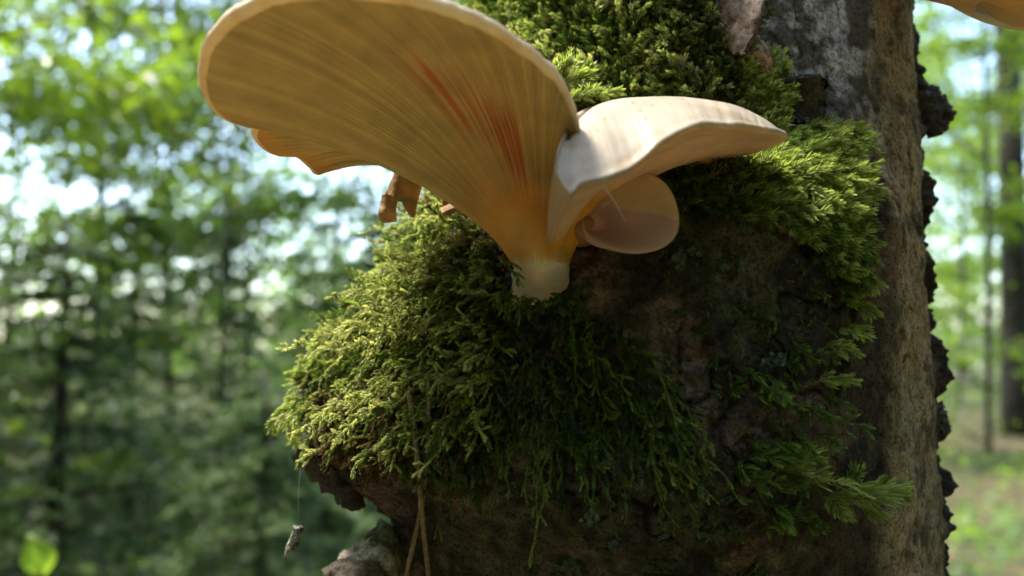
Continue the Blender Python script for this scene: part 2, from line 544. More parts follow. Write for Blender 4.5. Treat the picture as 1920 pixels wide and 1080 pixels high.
def cap_shape(rim_ctrl, stem_c, stem_r, nphi=660, nt=46, k_up=0.5, k_out=0.06, k2=0.45, k3=0.05, gills=120, gamp=0.00016,
              gill_from=0.22, thick=0.0022, thick_c=0.004, t_top=0.34, bulge=0.0010, ridge=None, scallop=0.0, seed=1, lean=None, twist=0.0, far_lift=0.0):
    rim = by_arc(catmull(PA(rim_ctrl), 1200, True), nphi)
    c = P(*stem_c)
    if scallop:
        rim = rim + (ZUP * 0.6 + 0.4 * unit(rim - rim.mean(0))) * (scallop * fbm(rim * 260, 3, seed))[:, None]
    ang = np.unwrap(np.arctan2(rim[:, 1] - c[1], rim[:, 0] - c[0]))
    a_s = ang + twist
    out_s = np.stack([np.cos(a_s), np.sin(a_s), 0 * ang], -1)
    S = c + stem_r * out_s
    d = rim - S
    D = np.linalg.norm(d[:, :2], axis=1, keepdims=True)
    H = d[:, 2:3]
    outv = unit(np.concatenate([d[:, :2], 0 * H], 1))
    upv = ZUP if lean is None else unit(np.asarray(lean, float))
    Hh = np.maximum(np.abs(H), 0.25 * D)
    P1 = S + upv * k_up * Hh + outv * k_out * D
    k3v = (k3 - far_lift * smooth(-.012, .014, rim[:, 1] - c[1]))[:, None]
    P2 = rim - outv * k2 * D - ZUP * k3v * D
    t = np.linspace(0, 1, nt)[None, :, None]
    U = (1 - t) ** 3 * S[:, None] + 3 * t * (1 - t) ** 2 * P1[:, None] + 3 * t * t * (1 - t) * P2[:, None] + t ** 3 * rim[:, None]
    n = surf_normals(U)
    if (n[:, nt // 2] @ ZUP).mean() > 0: n = -n
    tt = t[0, :, 0]
    g = np.arange(nphi) / nphi
    ph = g * gills * 2 * np.pi
    wav = 0.5 + 0.5 * np.cos(ph)
    fade = smooth(gill_from * 0.5, gill_from + 0.15, tt) * smooth(1.0, 0.94, tt)
    U = U + n * (gamp * wav[:, None] * fade[None, :])[..., None]
    # top with rounded margin
    th = thick + thick_c * np.clip(1 - (tt - t_top) / (1 - t_top), 0, 1) ** 1.5
    o = outv
    arc = [rim + o * bulge * 0.7 + ZUP * thick * 0.12, rim + o * bulge + ZUP * thick * 0.5, rim + o * bulge * 0.7 + ZUP * thick * 0.88]
    if ridge is None:
        js = np.where(tt >= t_top)[0][::-1]
        tops = [U[:, j] - n[:, j] * 0 + ZUP * th[j] for j in js]
    else:
        RC = catmull(PA(ridge), 200)
        AB = RC[-1] - RC[0]
        pr = rim @ AB
        s = (pr - pr.min()) / (pr.max() - pr.min())
        Rg = np.stack([np.interp(s, np.linspace(0, 1, 200), RC[:, k]) for k in range(3)], -1)
        tops = []
        for q in np.linspace(0, 1, 26):
            w = math.sin(q * math.pi / 2) ** 0.85
            base = rim + ZUP * thick
            pt = base * (1 - q) + Rg * q
            pt[:, 2] = base[:, 2] * (1 - w) + Rg[:, 2] * w
            tops.append(pt)
    T = np.stack([rim] + arc + tops, 1)
    return dict(U=U, T=T, tt=tt, g=g, rim=rim, c=c, ang=ang)


def finish_cap(parent, sh, gill_col, cap_col, close=True, names=('gills', 'cap')):
    U, T = sh['U'], sh['T']
    nu = U.shape[0]
    gob = mesh_arr(names[0], U.reshape(-1, 3), grid_faces(nu, U.shape[1], True), M_GILL, gill_col.reshape(-1, 3), parent=parent)
    tv = T.reshape(-1, 3)
    f = [grid_faces(nu, T.shape[1], True)]
    col = cap_col.reshape(-1, 3)
    if close:
        tv = np.vstack([tv, T[:, -1].mean(0)])
        col = np.vstack([col, col[-1]])
        i = np.arange(nu); k = T.shape[1]
        f.append(np.stack([i * k + k - 1, ((i + 1) % nu) * k + k - 1, np.full(nu, nu * k)], -1))
    cob = mesh_arr(names[1], tv, f, M_CAP, col, parent=parent)
    return gob, cob


stem_base = P(1012, 556, depth_at(1012, 556))
print('stem depth', depth_at(1012, 556), [round(depth_at(x, y), 4) for x, y in ((800, 500), (650, 750), (900, 800), (1200, 450), (1300, 640), (1500, 350), (1200, 100), (1650, 500))])
SD = depth_at(1012, 556) - 0.009     # distance of the stem axis
shroom = empty('oyster_mushroom', tuple(stem_base))
tag(shroom, 'large pale double-capped mushroom with amber stem growing out of the mossy burl', 'mushroom')

rimL = [(1083, 266, .150), (1071, 210, .144), (1033, 152, .138), (968, 96, .132), (880, 48, .127), (770, 15, .123), (640, 1, .122),
        (530, 9, .125), (450, 41, .131), (402, 94, .138), (387, 150, .146), (402, 202, .155), (440, 232, .162), (478, 241, .167), (487, 236, .170),
        (484, 262, .174), (515, 290, .178), (560, 296, .182), (586, 316, .185), (599, 328, .187), (612, 306, .189), (640, 284, .191), (700, 262, .194), (820, 246, .195),
        (930, 246, .188), (1020, 252, .178), (1070, 262, .164)]
rimL = [(x, y, d if d > .15 else .15 + (d - .15) * .72) for x, y, d in rimL]
sh = cap_shape(rimL, (1016, 508, SD + .0045), 0.0056, nphi=1190, nt=60, gills=170, gamp=0.00030, thick=0.0029, bulge=0.0016, scallop=0.0007, k_up=0.42, k_out=0.10, k2=0.50, k3=0.06, far_lift=0.24)
U, tt = sh['U'], sh['tt']
NU = U.shape[0]
g2 = sh['g'][:, None]; t2 = tt[None, :]
gc = np.tile([0.51, 0.395, 0.17], (NU, len(tt), 1)).astype(float)


def blend(c, col, w):
    return c * (1 - w[..., None]) + np.asarray(col) * w[..., None]


pn = U.reshape(-1, 3)
nz = fbm(pn * 180, 4, 61).reshape(NU, -1); nz2 = fbm(pn * 420, 3, 67).reshape(NU, -1)
streak = vnoise(np.stack([sh['g'] * 260, 0 * sh['g'], 0 * sh['g'] + 0.5], -1), 71)
streak2 = vnoise(np.stack([sh['g'] * 95, 0 * sh['g'], 0 * sh['g'] + 0.5], -1), 73)
gc = gc * (1 + 0.22 * streak[:, None, None] * smooth(0.05, 0.3, tt)[None, :, None])
gc = blend(gc, [0.66, 0.31, 0.035], (0.92 + 0.2 * streak[:, None] + 0.3 * nz2) * smooth(0.40, 0.22, t2 + 0.10 * nz + 0.05 * streak2[:, None]))
gc = blend(gc, [0.62, 0.42, 0.18], 0.3 * smooth(0.5, 0.25, t2 + 0.1 * nz))
gc = blend(gc, [0.62, 0.30, 0.07], 0.8 * smooth(0.90, 1.0, t2 + 0.03 * nz + 0.02 * nz2) * smooth(-.012, .012, sh['rim'][:, 1] - sh['rim'][:, 1].mean())[:, None])  # orange painted on the far rim for light glowing through the cap
gc = blend(gc, [0.70, 0.60, 0.44], smooth(0.065, 0.02, t2 + 0.05 * nz + 0.03 * nz2 + 0.02 * streak2[:, None]))
# rust red streaks along a sector of the gills
gsec = (sh['ang'] - sh['ang'].mean())
GX = U[:, int(0.62 * len(tt)), 0]; GY = U[:, int(0.62 * len(tt)), 1]
azd = np.degrees(np.arctan2(sh['rim'][:, 0] - sh['c'][0], -(sh['rim'][:, 1] - sh['c'][1])))   # 0 = to the camera, negative = left
sector = smooth(-46, -37, azd) * smooth(-6, -14, azd) * (sh['rim'][:, 1] < sh['c'][1])
lines = smooth(0.0, 0.28, vnoise(np.stack([sh['g'] * 330, 0 * sh['g'], 0 * sh['g'] + .3], -1), 79))
off = vnoise(np.stack([sh['g'] * 330, 0 * sh['g'], 0 * sh['g'] + 9.3], -1), 89)[:, None]
midt = 0.62 - 0.16 * smooth(-44, -14, azd)[:, None] + 0.08 * off
along = smooth(-0.17, -0.08, t2 - midt) * smooth(0.18, 0.06, t2 - midt)
gc = blend(gc, [0.46, 0.10, 0.035], 0.9 * (sector * lines)[:, None] * along)
gc = blend(gc, [0.70, 0.36, 0.16], 0.15 * sector[:, None] * smooth(0.2, 0.5, t2) * smooth(0.95, 0.7, t2))
T = sh['T']
cc = np.tile([0.72, 0.66, 0.52], (NU, T.shape[1], 1)).astype(float)
kn = fbm(T.reshape(-1, 3) * 220, 4, 83).reshape(NU, -1)
cc = blend(cc, [0.62, 0.45, 0.24], 0.55 * smooth(0.05, 0.4, kn))
cc[:, 0:1] = cc[:, 0:1] * 0.4 + np.array([0.60, 0.42, 0.2]) * 0.6
finish_cap(shroom, sh, gc, cc)

rimR = [(1050, 288, .140), (1043, 330, .136), (1062, 368, .1345), (1071, 374, .1345), (1092, 352, .136), (1150, 338, .138), (1196, 312, .140), (1240, 275, .142),
        (1300, 246, .145), (1385, 244, .151), (1466, 259, .160), (1440, 278, .169), (1380, 296, .175), (1300, 308, .178), (1225, 300, .179),
        (1150, 250, .178), (1095, 225, .172), (1065, 245, .160), (1058, 265, .149)]
shr = cap_shape(rimR, (1020, 530, SD + .0070), 0.0046, nphi=600, nt=44, gills=130, k_up=0.62, k_out=0.05, k2=0.42, k3=-0.02, thick=0.0016,
                ridge=((1066, 268, .148), (1085, 225, .160), (1125, 198, .168), (1200, 192, .170), (1290, 194, .170), (1370, 203, .168), (1425, 224, .165), (1462, 252, .161)), scallop=0.0006, seed=5)
U2 = shr['U']; n2_ = U2.shape[0]
q = U2.reshape(-1, 3)
nzr = fbm(q * 180, 4, 91).reshape(n2_, -1)
gr = np.tile([0.66, 0.46, 0.31], (n2_, U2.shape[1], 1)).astype(float)
gr = blend(gr, [0.70, 0.33, 0.03], 1.0 * smooth(0.56, 0.32, shr['tt'][None, :] + 0.14 * nzr))
gr = blend(gr, [0.80, 0.64, 0.46], 0.9 * smooth(0.0, 0.2, fbm(q * 120, 2, 97).reshape(n2_, -1)) * smooth(0.4, 0.2, shr['tt'][None, :]))
Tr = shr['T']
cr = np.tile([0.50, 0.44, 0.34], (n2_, Tr.shape[1], 1)).astype(float)
knr = fbm(Tr.reshape(-1, 3) * np.array([120, 260, 260]), 4, 93).reshape(n2_, -1)
cr = blend(cr, [0.40, 0.30, 0.18], 0.6 * smooth(0.0, 0.35, knr))
stk = vnoise(np.stack([shr['g'] * 300, 0 * shr['g'], 0 * shr['g']], -1), 5)
cr = cr * (1 + 0.09 * stk[:, None, None])
dots = fbm(Tr.reshape(-1, 3) * 900, 1, 99).reshape(n2_, -1)
cr = blend(cr, [0.30, 0.18, 0.08], 0.6 * smooth(0.74, 0.85, dots))
cr[:, 0:2] = cr[:, 0:2] * 0.5 + np.array([0.62, 0.44, 0.22]) * 0.5
finish_cap(shroom, shr, gr, cr, close=False)

# white stem foot, uneven, tucked into the moss
ns, ms = 64, 22
a = np.linspace(0, 2 * np.pi, ns, endpoint=False)
top_c, bot_c = P(1019, 486, SD + .0040), P(1008, 574, SD + 0.011)
v = np.linspace(0, 1, ms)
cl = top_c + (bot_c - top_c) * v[:, None] + np.array([0, 0.002, 0]) * (v * v)[:, None]
rr = 0.0046 + 0.0020 * np.sin(np.clip(v * 2.6, 0, 1.57)) - 0.0006 * v + 0.0004 * np.sin(v * 9)
SV = cl[None] + (rr[None, :, None]) * np.stack([np.cos(a), np.sin(a), 0 * a], -1)[:, None]
sn = fbm(SV.reshape(-1, 3) * 300, 3, 101).reshape(ns, ms)
SV = SV + np.stack([np.cos(a), np.sin(a), 0 * a], -1)[:, None] * (0.0011 * sn)[..., None]
sc_ = np.tile([0.72, 0.66, 0.54], (ns, ms, 1)).astype(float)
sc_ = blend(sc_, [0.70, 0.32, 0.025], smooth(0.16, 0.06, v[None] + 0.08 * sn))
sc_ = blend(sc_, [0.70, 0.48, 0.38], smooth(0.75, 0.95, v[None] + 0.1 * sn) * 0.8)
sc_ = blend(sc_, [0.05, 0.035, 0.03], smooth(0.35, 0.45, fbm(SV.reshape(-1, 3) * 500, 2, 103).reshape(ns, ms)) * smooth(0.7, 0.85, v[None] + 0 * sn))
mesh_arr('stem', SV.reshape(-1, 3), grid_faces(ns, ms, True), M_STEM, sc_.reshape(-1, 3), parent=shroom)

# small mushroom tucked below the right cap, gills towards the camera
small = empty('small_mushroom', tuple(P(1098, 445, depth_at(1098, 445))))
tag(small, 'small mauve-pink mushroom cap showing its gills, tucked under the white cap', 'mushroom')
rimS = [(1215, 328, .166), (1250, 352, .164), (1268, 395, .162), (1266, 435, .160), (1240, 461, .159), (1195, 471, .159), (1145, 464, .161),
        (1104, 447, .165), (1088, 400, .169), (1108, 350, .171), (1160, 322, .169)]
rs = by_arc(catmull(PA(rimS), 800, True), 480)
hub = P(1098, 425, .168)
tt3 = np.linspace(0.02, 1, 34)
fw = unit(rs - EYE)
G3 = hub + (rs - hub)[:, None] * tt3[None, :, None] + (AFW * -0.0012) * (np.sin(tt3 * np.pi)[None, :, None])
gph = np.arange(480) / 480
G3 = G3 - AFW * (0.00022 * (0.5 + 0.5 * np.cos(gph * 2 * np.pi * 110))[:, None] * smooth(0.1, 0.3, tt3)[None] * smooth(1, .93, tt3)[None])[..., None]
zc = G3.reshape(-1, 3)
g3 = np.tile([0.74, 0.48, 0.45], (480, 34, 1)).astype(float)
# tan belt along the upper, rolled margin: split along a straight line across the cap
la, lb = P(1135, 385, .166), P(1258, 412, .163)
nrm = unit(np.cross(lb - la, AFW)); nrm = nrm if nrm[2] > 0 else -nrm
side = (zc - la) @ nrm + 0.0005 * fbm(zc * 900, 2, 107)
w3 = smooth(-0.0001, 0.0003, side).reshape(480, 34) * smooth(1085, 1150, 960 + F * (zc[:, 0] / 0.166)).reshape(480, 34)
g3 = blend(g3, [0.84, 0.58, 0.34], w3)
G3 = G3 - AFW * (0.0010 * w3)[..., None]
back = [rs + AFW * 0.0008 + unit(rs - rs.mean(0)) * 0.0006, rs + AFW * 0.0016]
for qv in np.linspace(0.1, 1, 12):
    back.append(rs * (1 - qv) + (rs.mean(0) + AFW * 0.010 + ZUP * 0.003) * qv + AFW * 0.0016 + AFW * 0.002 * math.sin(qv * 1.5))
T3 = np.stack([rs] + back, 1)
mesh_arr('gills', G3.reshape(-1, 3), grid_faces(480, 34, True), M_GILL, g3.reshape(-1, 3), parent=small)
mesh_arr('cap', T3.reshape(-1, 3), grid_faces(480, T3.shape[1], True), M_CAP, np.tile([0.72, 0.56, 0.40], (480 * T3.shape[1], 1)), parent=small)
sv, sf = tube(catmull([hub - AFW * 0.001, P(1092, 436, .174), P(1086, 450, depth_at(1086, 450) + .004)], 8), [.0022, .0024, .0026, .0028, .003, .003, .003, .003], 16)
mesh_arr('stem', sv, sf, M_STEM, np.tile([0.5, 0.3, 0.15], (len(sv), 1)), parent=small)

# neighbouring mushroom reaching into the top right corner from the trunk above
over = empty('overhead_mushroom', tuple(P(1700, -420, .235)))
tag(over, 'amber mushroom cap jutting out high beside the trunk edge', 'mushroom')
rimO = [(1765, -5, .178), (1800, 22, .183), (1860, 47, .187), (1940, 59, .188), (2040, 50, .186), (2115, 5, .178), (2130, -70, .165), (2080, -140, .150),
        (1970, -170, .140), (1860, -150, .142), (1785, -90, .152), (1760, -45, .165)]
rimo = by_arc(catmull(PA(rimO), 600, True), 300)
cm = rimo.mean(0)
Uo = np.stack([rimo * (1 - qv) + (cm - ZUP * 0.0035) * qv - ZUP * 0.004 * math.sin(qv * math.pi / 2) for qv in np.linspace(0, 1, 20)], 1)
To = np.stack([rimo + unit(rimo - cm) * 0.0008 + ZUP * 0.0008] + [rimo * (1 - qv) + (cm + ZUP * 0.012) * qv + ZUP * (0.0016 + 0.004 * math.sin(qv * math.pi)) for qv in np.linspace(0, 1, 14)], 1)
To = np.concatenate([rimo[:, None], To], 1)
colo = np.tile([0.74, 0.46, 0.16], (300, 20, 1)); colo[:, 0:2] = [0.72, 0.40, 0.12]  # rim rows coloured more orange to imitate light shining through the edge
mesh_arr('gills', Uo.reshape(-1, 3), grid_faces(300, 20, True), M_GILL, colo.reshape(-1, 3), parent=over)
mesh_arr('cap', To.reshape(-1, 3), grid_faces(300, To.shape[1], True), M_CAP, np.tile([0.78, 0.66, 0.46], (300 * To.shape[1], 1)), parent=over)
anch = trunk_point(np.array([-45.]), np.array([0.11]), False)[0]
sv, sf = tube(catmull([cm + ZUP * 0.002, cm * 0.6 + anch * 0.4 - ZUP * 0.002, anch + np.array([-0.006, 0.008, -0.002])], 12), np.linspace(.012, .008, 12), 20)
mesh_arr('stem', sv, sf, M_STEM, np.tile([0.72, 0.48, 0.2], (len(sv), 1)), parent=over)
over.location = anch
for o_ in over.children: o_.matrix_parent_inverse = over.matrix_basis.inverted()


# ------------------------------------------------------------------ shrivelled scraps, button, bark flaps
def sheet(name, rows, thick, mat, col, parent=None, nu=28, nv=28, crumple=0.0, seed=3, freq=300, colfn=None, ragged=0.0):
    """a thin solid sheet through a grid of control points rows[i][j]=(px,py,d)"""
    R = np.array([[p if isinstance(p, np.ndarray) else P(*p) for p in r] for r in rows])
    G = np.stack([catmull(R[i], nv) for i in range(len(R))], 0)
    G = np.stack([catmull(G[:, j], nu) for j in range(nv)], 1)
    if ragged:
        cen_ = G.reshape(-1, 3).mean(0)
        e = np.zeros((nu, nv)); e[0] = e[-1] = 1; e[:, 0] = e[:, -1] = 1
        e = np.maximum(e, 0)
        d_ = unit(cen_ - G)
        G = G + d_ * (e * ragged * (0.5 + fbm(G.reshape(-1, 3) * 900, 3, seed + 5).reshape(nu, nv)))[..., None]
    du = np.gradient(G, axis=0); dv = np.gradient(G, axis=1)
    n = unit(np.cross(du, dv))
    if crumple:
        G = G + n * (crumple * fbm(G.reshape(-1, 3) * freq, 3, seed).reshape(nu, nv))[..., None]
    top, bot = G + n * thick / 2, G - n * thick / 2
    v = np.vstack([top.reshape(-1, 3), bot.reshape(-1, 3)])
    o = nu * nv
    f = [grid_faces(nu, nv), grid_faces(nu, nv)[:, ::-1] + o]
    loop = [i * nv for i in range(nu)] + [(nu - 1) * nv + j for j in range(1, nv)] + [i * nv + nv - 1 for i in range(nu - 2, -1, -1)] + [j for j in range(nv - 2, 0, -1)]
    lp = np.array(loop); l2 = np.roll(lp, -1)
    f.append(np.stack([lp, l2, l2 + o, lp + o], -1))
    c = np.tile(col, (len(v), 1)).astype(float)
    nn = fbm(v * 350, 4, seed + 9)
    c = c * (1 + 0.35 * nn)[:, None]
    if colfn: c = colfn(v, c)
    return mesh_arr(name, v, f, mat, c, parent=parent)


scrap = empty('shrivelled_mushroom', tuple(P(765, 300, .200)))
tag(scrap, 'shrivelled orange forked mushroom scrap hanging below the large cap', 'mushroom')
sheet('cap', [[(755, 292, .196), (775, 292, .198), (800, 305, .200)], [(742, 325, .194), (768, 330, .193), (795, 325, .197)],
              [(728, 352, .194), (752, 355, .192), (786, 352, .196)], [(718, 378, .194), (742, 376, .193), (778, 384, .197)]], .0011, M_DRY, [0.55, 0.36, 0.17], scrap, crumple=.0012, seed=4)
sheet('fork', [[(721, 366, .194), (731, 366, .193), (745, 366, .194)], [(717, 385, .1945), (727, 386, .193), (741, 384, .194)],
               [(713, 400, .194), (724, 402, .193), (741, 400, .194)], [(716, 413, .195), (728, 416, .194), (741, 413, .195)]], .0013, M_DRY, [0.55, 0.36, 0.17], scrap, nu=14, nv=12, crumple=.0004, seed=5)
sheet('fork', [[(752, 368, .194), (764, 370, .194), (781, 368, .197)], [(758, 384, .195), (768, 386, .195), (778, 384, .197)],
               [(766, 396, .196), (772, 398, .196), (776, 396, .197)], [(773, 402, .197), (775, 404, .197), (777, 402, .197)]], .0011, M_DRY, [0.52, 0.33, 0.15], scrap, nu=14, nv=12, crumple=.0004, seed=6)
scrap2 = empty('curled_mushroom', tuple(P(845, 360, .196)))
tag(scrap2, 'small curled tan mushroom scrap on the moss beneath the gills', 'mushroom')
sheet('cap', [[(830, 340, .196), (850, 345, .198), (872, 372, .200)], [(829, 370, .194), (848, 372, .195), (874, 382, .198)], [(830, 398, .194), (848, 394, .193), (872, 388, .197)]],
      .0012, M_DRY, [0.60, 0.38, 0.16], scrap2, crumple=.0006, seed=7, nu=18, nv=18)
sheet('cap_edge', [[(829, 394, .194), (850, 384, .194), (878, 376, .198)], [(831, 404, .192), (852, 396, .192), (884, 386, .198)]], .0016, M_DRY, [0.55, 0.32, 0.14], scrap2, crumple=.0003, seed=8, nu=10, nv=18)

# pale button pushed up between the moss shoots
bd = depth_at(858, 455) - 0.004
button = empty('mushroom_button', tuple(P(862, 468, bd + .002)))
tag(button, 'tiny pale tan mushroom button half hidden in bright moss', 'mushroom')
path = catmull([P(872, 405, bd + .003), P(864, 430, bd + .001), P(858, 455, bd - .001), P(857, 468, bd - .001)], 14)
v, f = tube(path, [.0006, .0010, .0013, .0015, .0016, .0018, .0021, .0024, .0026, .0026, .0024, .0020, .0013, .0004], 16)
v = v + 0.0003 * fbm(v * 500, 2, 5)[:, None]
mesh_arr('cap', v, f, M_STEM, np.tile([0.46, 0.34, 0.17], (len(v), 1)) * (1 + .3 * fbm(v * 600, 3, 6))[:, None], parent=button)


def flap_col(inner, outer):
    def fn(v, c):
        h_ = len(v) // 2
        n_ = fbm(v * 500, 4, 77)
        c = c.copy()
        c[:h_] = mixc(inner, np.array(inner) * 0.45, smooth(0.0, 0.35, n_[:h_]))
        c[h_:] = mixc(outer, np.array(outer) * 0.35, smooth(0.0, 0.35, n_[h_:]))
        return c
    return fn


dfl = lambda x, y, off: (x, y, depth_at(x, y) - off)
BROWN = [0.17, 0.115, 0.08]; GREYB = [0.30, 0.26, 0.21]; PINK = [0.40, 0.29, 0.22]; DARKB = [0.055, 0.04, 0.032]
# brown flap hanging over the moss at the top
sheet('bark_flap', [[dfl(1330, -60, .002), dfl(1380, -60, .004), dfl(1440, -50, .009)], [dfl(1340, 0, .003), dfl(1390, 0, .007), dfl(1438, 5, .012)],
                    [dfl(1350, 40, .003), dfl(1385, 50, .007), dfl(1424, 55, .011)], [dfl(1360, 90, .002), dfl(1376, 102, .005), dfl(1392, 108, .008)]],
      .0009, M_FLAP, BROWN, birch, crumple=.0012, seed=12, ragged=.0008, colfn=flap_col([0.12, 0.085, 0.06], [0.13, 0.095, 0.068]))
sheet('bark_flap', [[dfl(1398, 60, .002), dfl(1420, 68, .005), dfl(1432, 80, .007)], [dfl(1392, 95, .002), dfl(1425, 102, .006), dfl(1448, 110, .008)], [dfl(1400, 128, .001), dfl(1430, 140, .004), dfl(1460, 150, .004)]],
      .0008, M_FLAP, PINK, birch, crumple=.0008, seed=13, ragged=.0006, colfn=flap_col(PINK, [0.34, 0.25, 0.20]))
sheet('bark_flap', [[dfl(1440, 165, .003), dfl(1495, 140, .007), dfl(1556, 140, .004)], [dfl(1450, 190, .002), dfl(1500, 180, .003), dfl(1550, 190, .002)], [dfl(1460, 235, .0), dfl(1505, 235, .0), dfl(1545, 240, .0)]],
      .0009, M_FLAP, DARKB, birch, crumple=.0018, seed=14, ragged=.0012, colfn=flap_col([0.075, 0.055, 0.043], [0.05, 0.038, 0.03]))
# ragged flakes on the far edge of the trunk
for h0_, s_, sd_ in ((.066, 0.95, 21), (.043, .3, 23), (-.021, .3, 24)):
    g_ = []
    for dh, ext in ((.006, .0025), (.003, .006), (-.001, .0075), (-.006, .0045)):
        row = []
        for ps_, o_ in ((-50, -.002), (-58, .001), (-63, ext * s_), (-66, ext * s_ * 1.25)):
            p_ = trunk_point(np.array([float(ps_)]), np.array([h0_ + dh * (0.6 + .6 * s_)]), False)[0]
            nr_ = np.array([-math.sin(math.radians(ps_)), -math.cos(math.radians(ps_)), 0])
            row.append(p_ + nr_ * (o_ - .002))
        g_.append(row)
    sheet('bark_flake', g_, .0012, M_FLAP, [0.045, 0.034, 0.028], birch, nu=44, nv=36, crumple=.0030, seed=sd_, freq=420, ragged=.0030)
# peeling bark at the lower left
sheet('bark_flap', [[(638, 1040, .206), (662, 1024, .208), (690, 1000, .212), (718, 972, .218)], [(634, 1056, .202), (676, 1040, .203), (708, 1014, .207), (735, 992, .214)],
                    [(655, 1066, .199), (690, 1062, .198), (725, 1046, .202), (752, 1030, .212)], [(665, 1100, .200), (700, 1100, .199), (735, 1090, .203), (765, 1080, .212)]],
      .0009, M_FLAP, [0.42, 0.35, 0.24], birch, crumple=.0014, seed=31, ragged=.0022, nu=44, nv=44, colfn=flap_col([0.52, 0.43, 0.30], [0.50, 0.42, 0.30]))
sheet('bark_flap', [[(604, 1070, .198), (630, 1057, .195), (668, 1054, .195), (705, 1053, .199), (735, 1066, .207)], [(606, 1082, .196), (634, 1080, .191), (670, 1080, .190), (708, 1082, .195), (740, 1090, .204)],
                    [(604, 1130, .197), (634, 1135, .191), (670, 1135, .190), (710, 1135, .195), (745, 1130, .205)]],
      .0012, M_FLAP, [0.15, 0.12, 0.085], birch, nu=40, nv=40, crumple=.0014, seed=32, ragged=.0020)
# knob of stacked bark scales at the left tip of the burl
for n_, (x, y, s, r_) in enumerate(((574, 856, 1.0, -20), (596, 880, 1.1, -15), (622, 902, 1.15, -10), (648, 930, 1.0, 0))):
    d0_ = 0.205
    c0_, s0_ = math.cos(math.radians(r_)), math.sin(math.radians(r_))
    rot = lambda u, w: (x + s * (u * c0_ - w * s0_), y + s * (u * s0_ + w * c0_))
    g_ = []
    for w in (-20, -6, 10, 24):
        row = []
        for u, dd in ((-16, .002), (-8, -.003), (8, -.005), (30, -.001)):
            rx, ry = rot(u + 0.15 * w, w * (1 - 0.012 * abs(u - 20)))
            row.append((rx, ry, d0_ + dd))
        g_.append(row)
    sheet('bark_scale', g_, .0016, M_FLAP, [0.075, 0.055, 0.042], birch, nu=18, nv=18, crumple=.0009, seed=40 + n_, ragged=.0004)

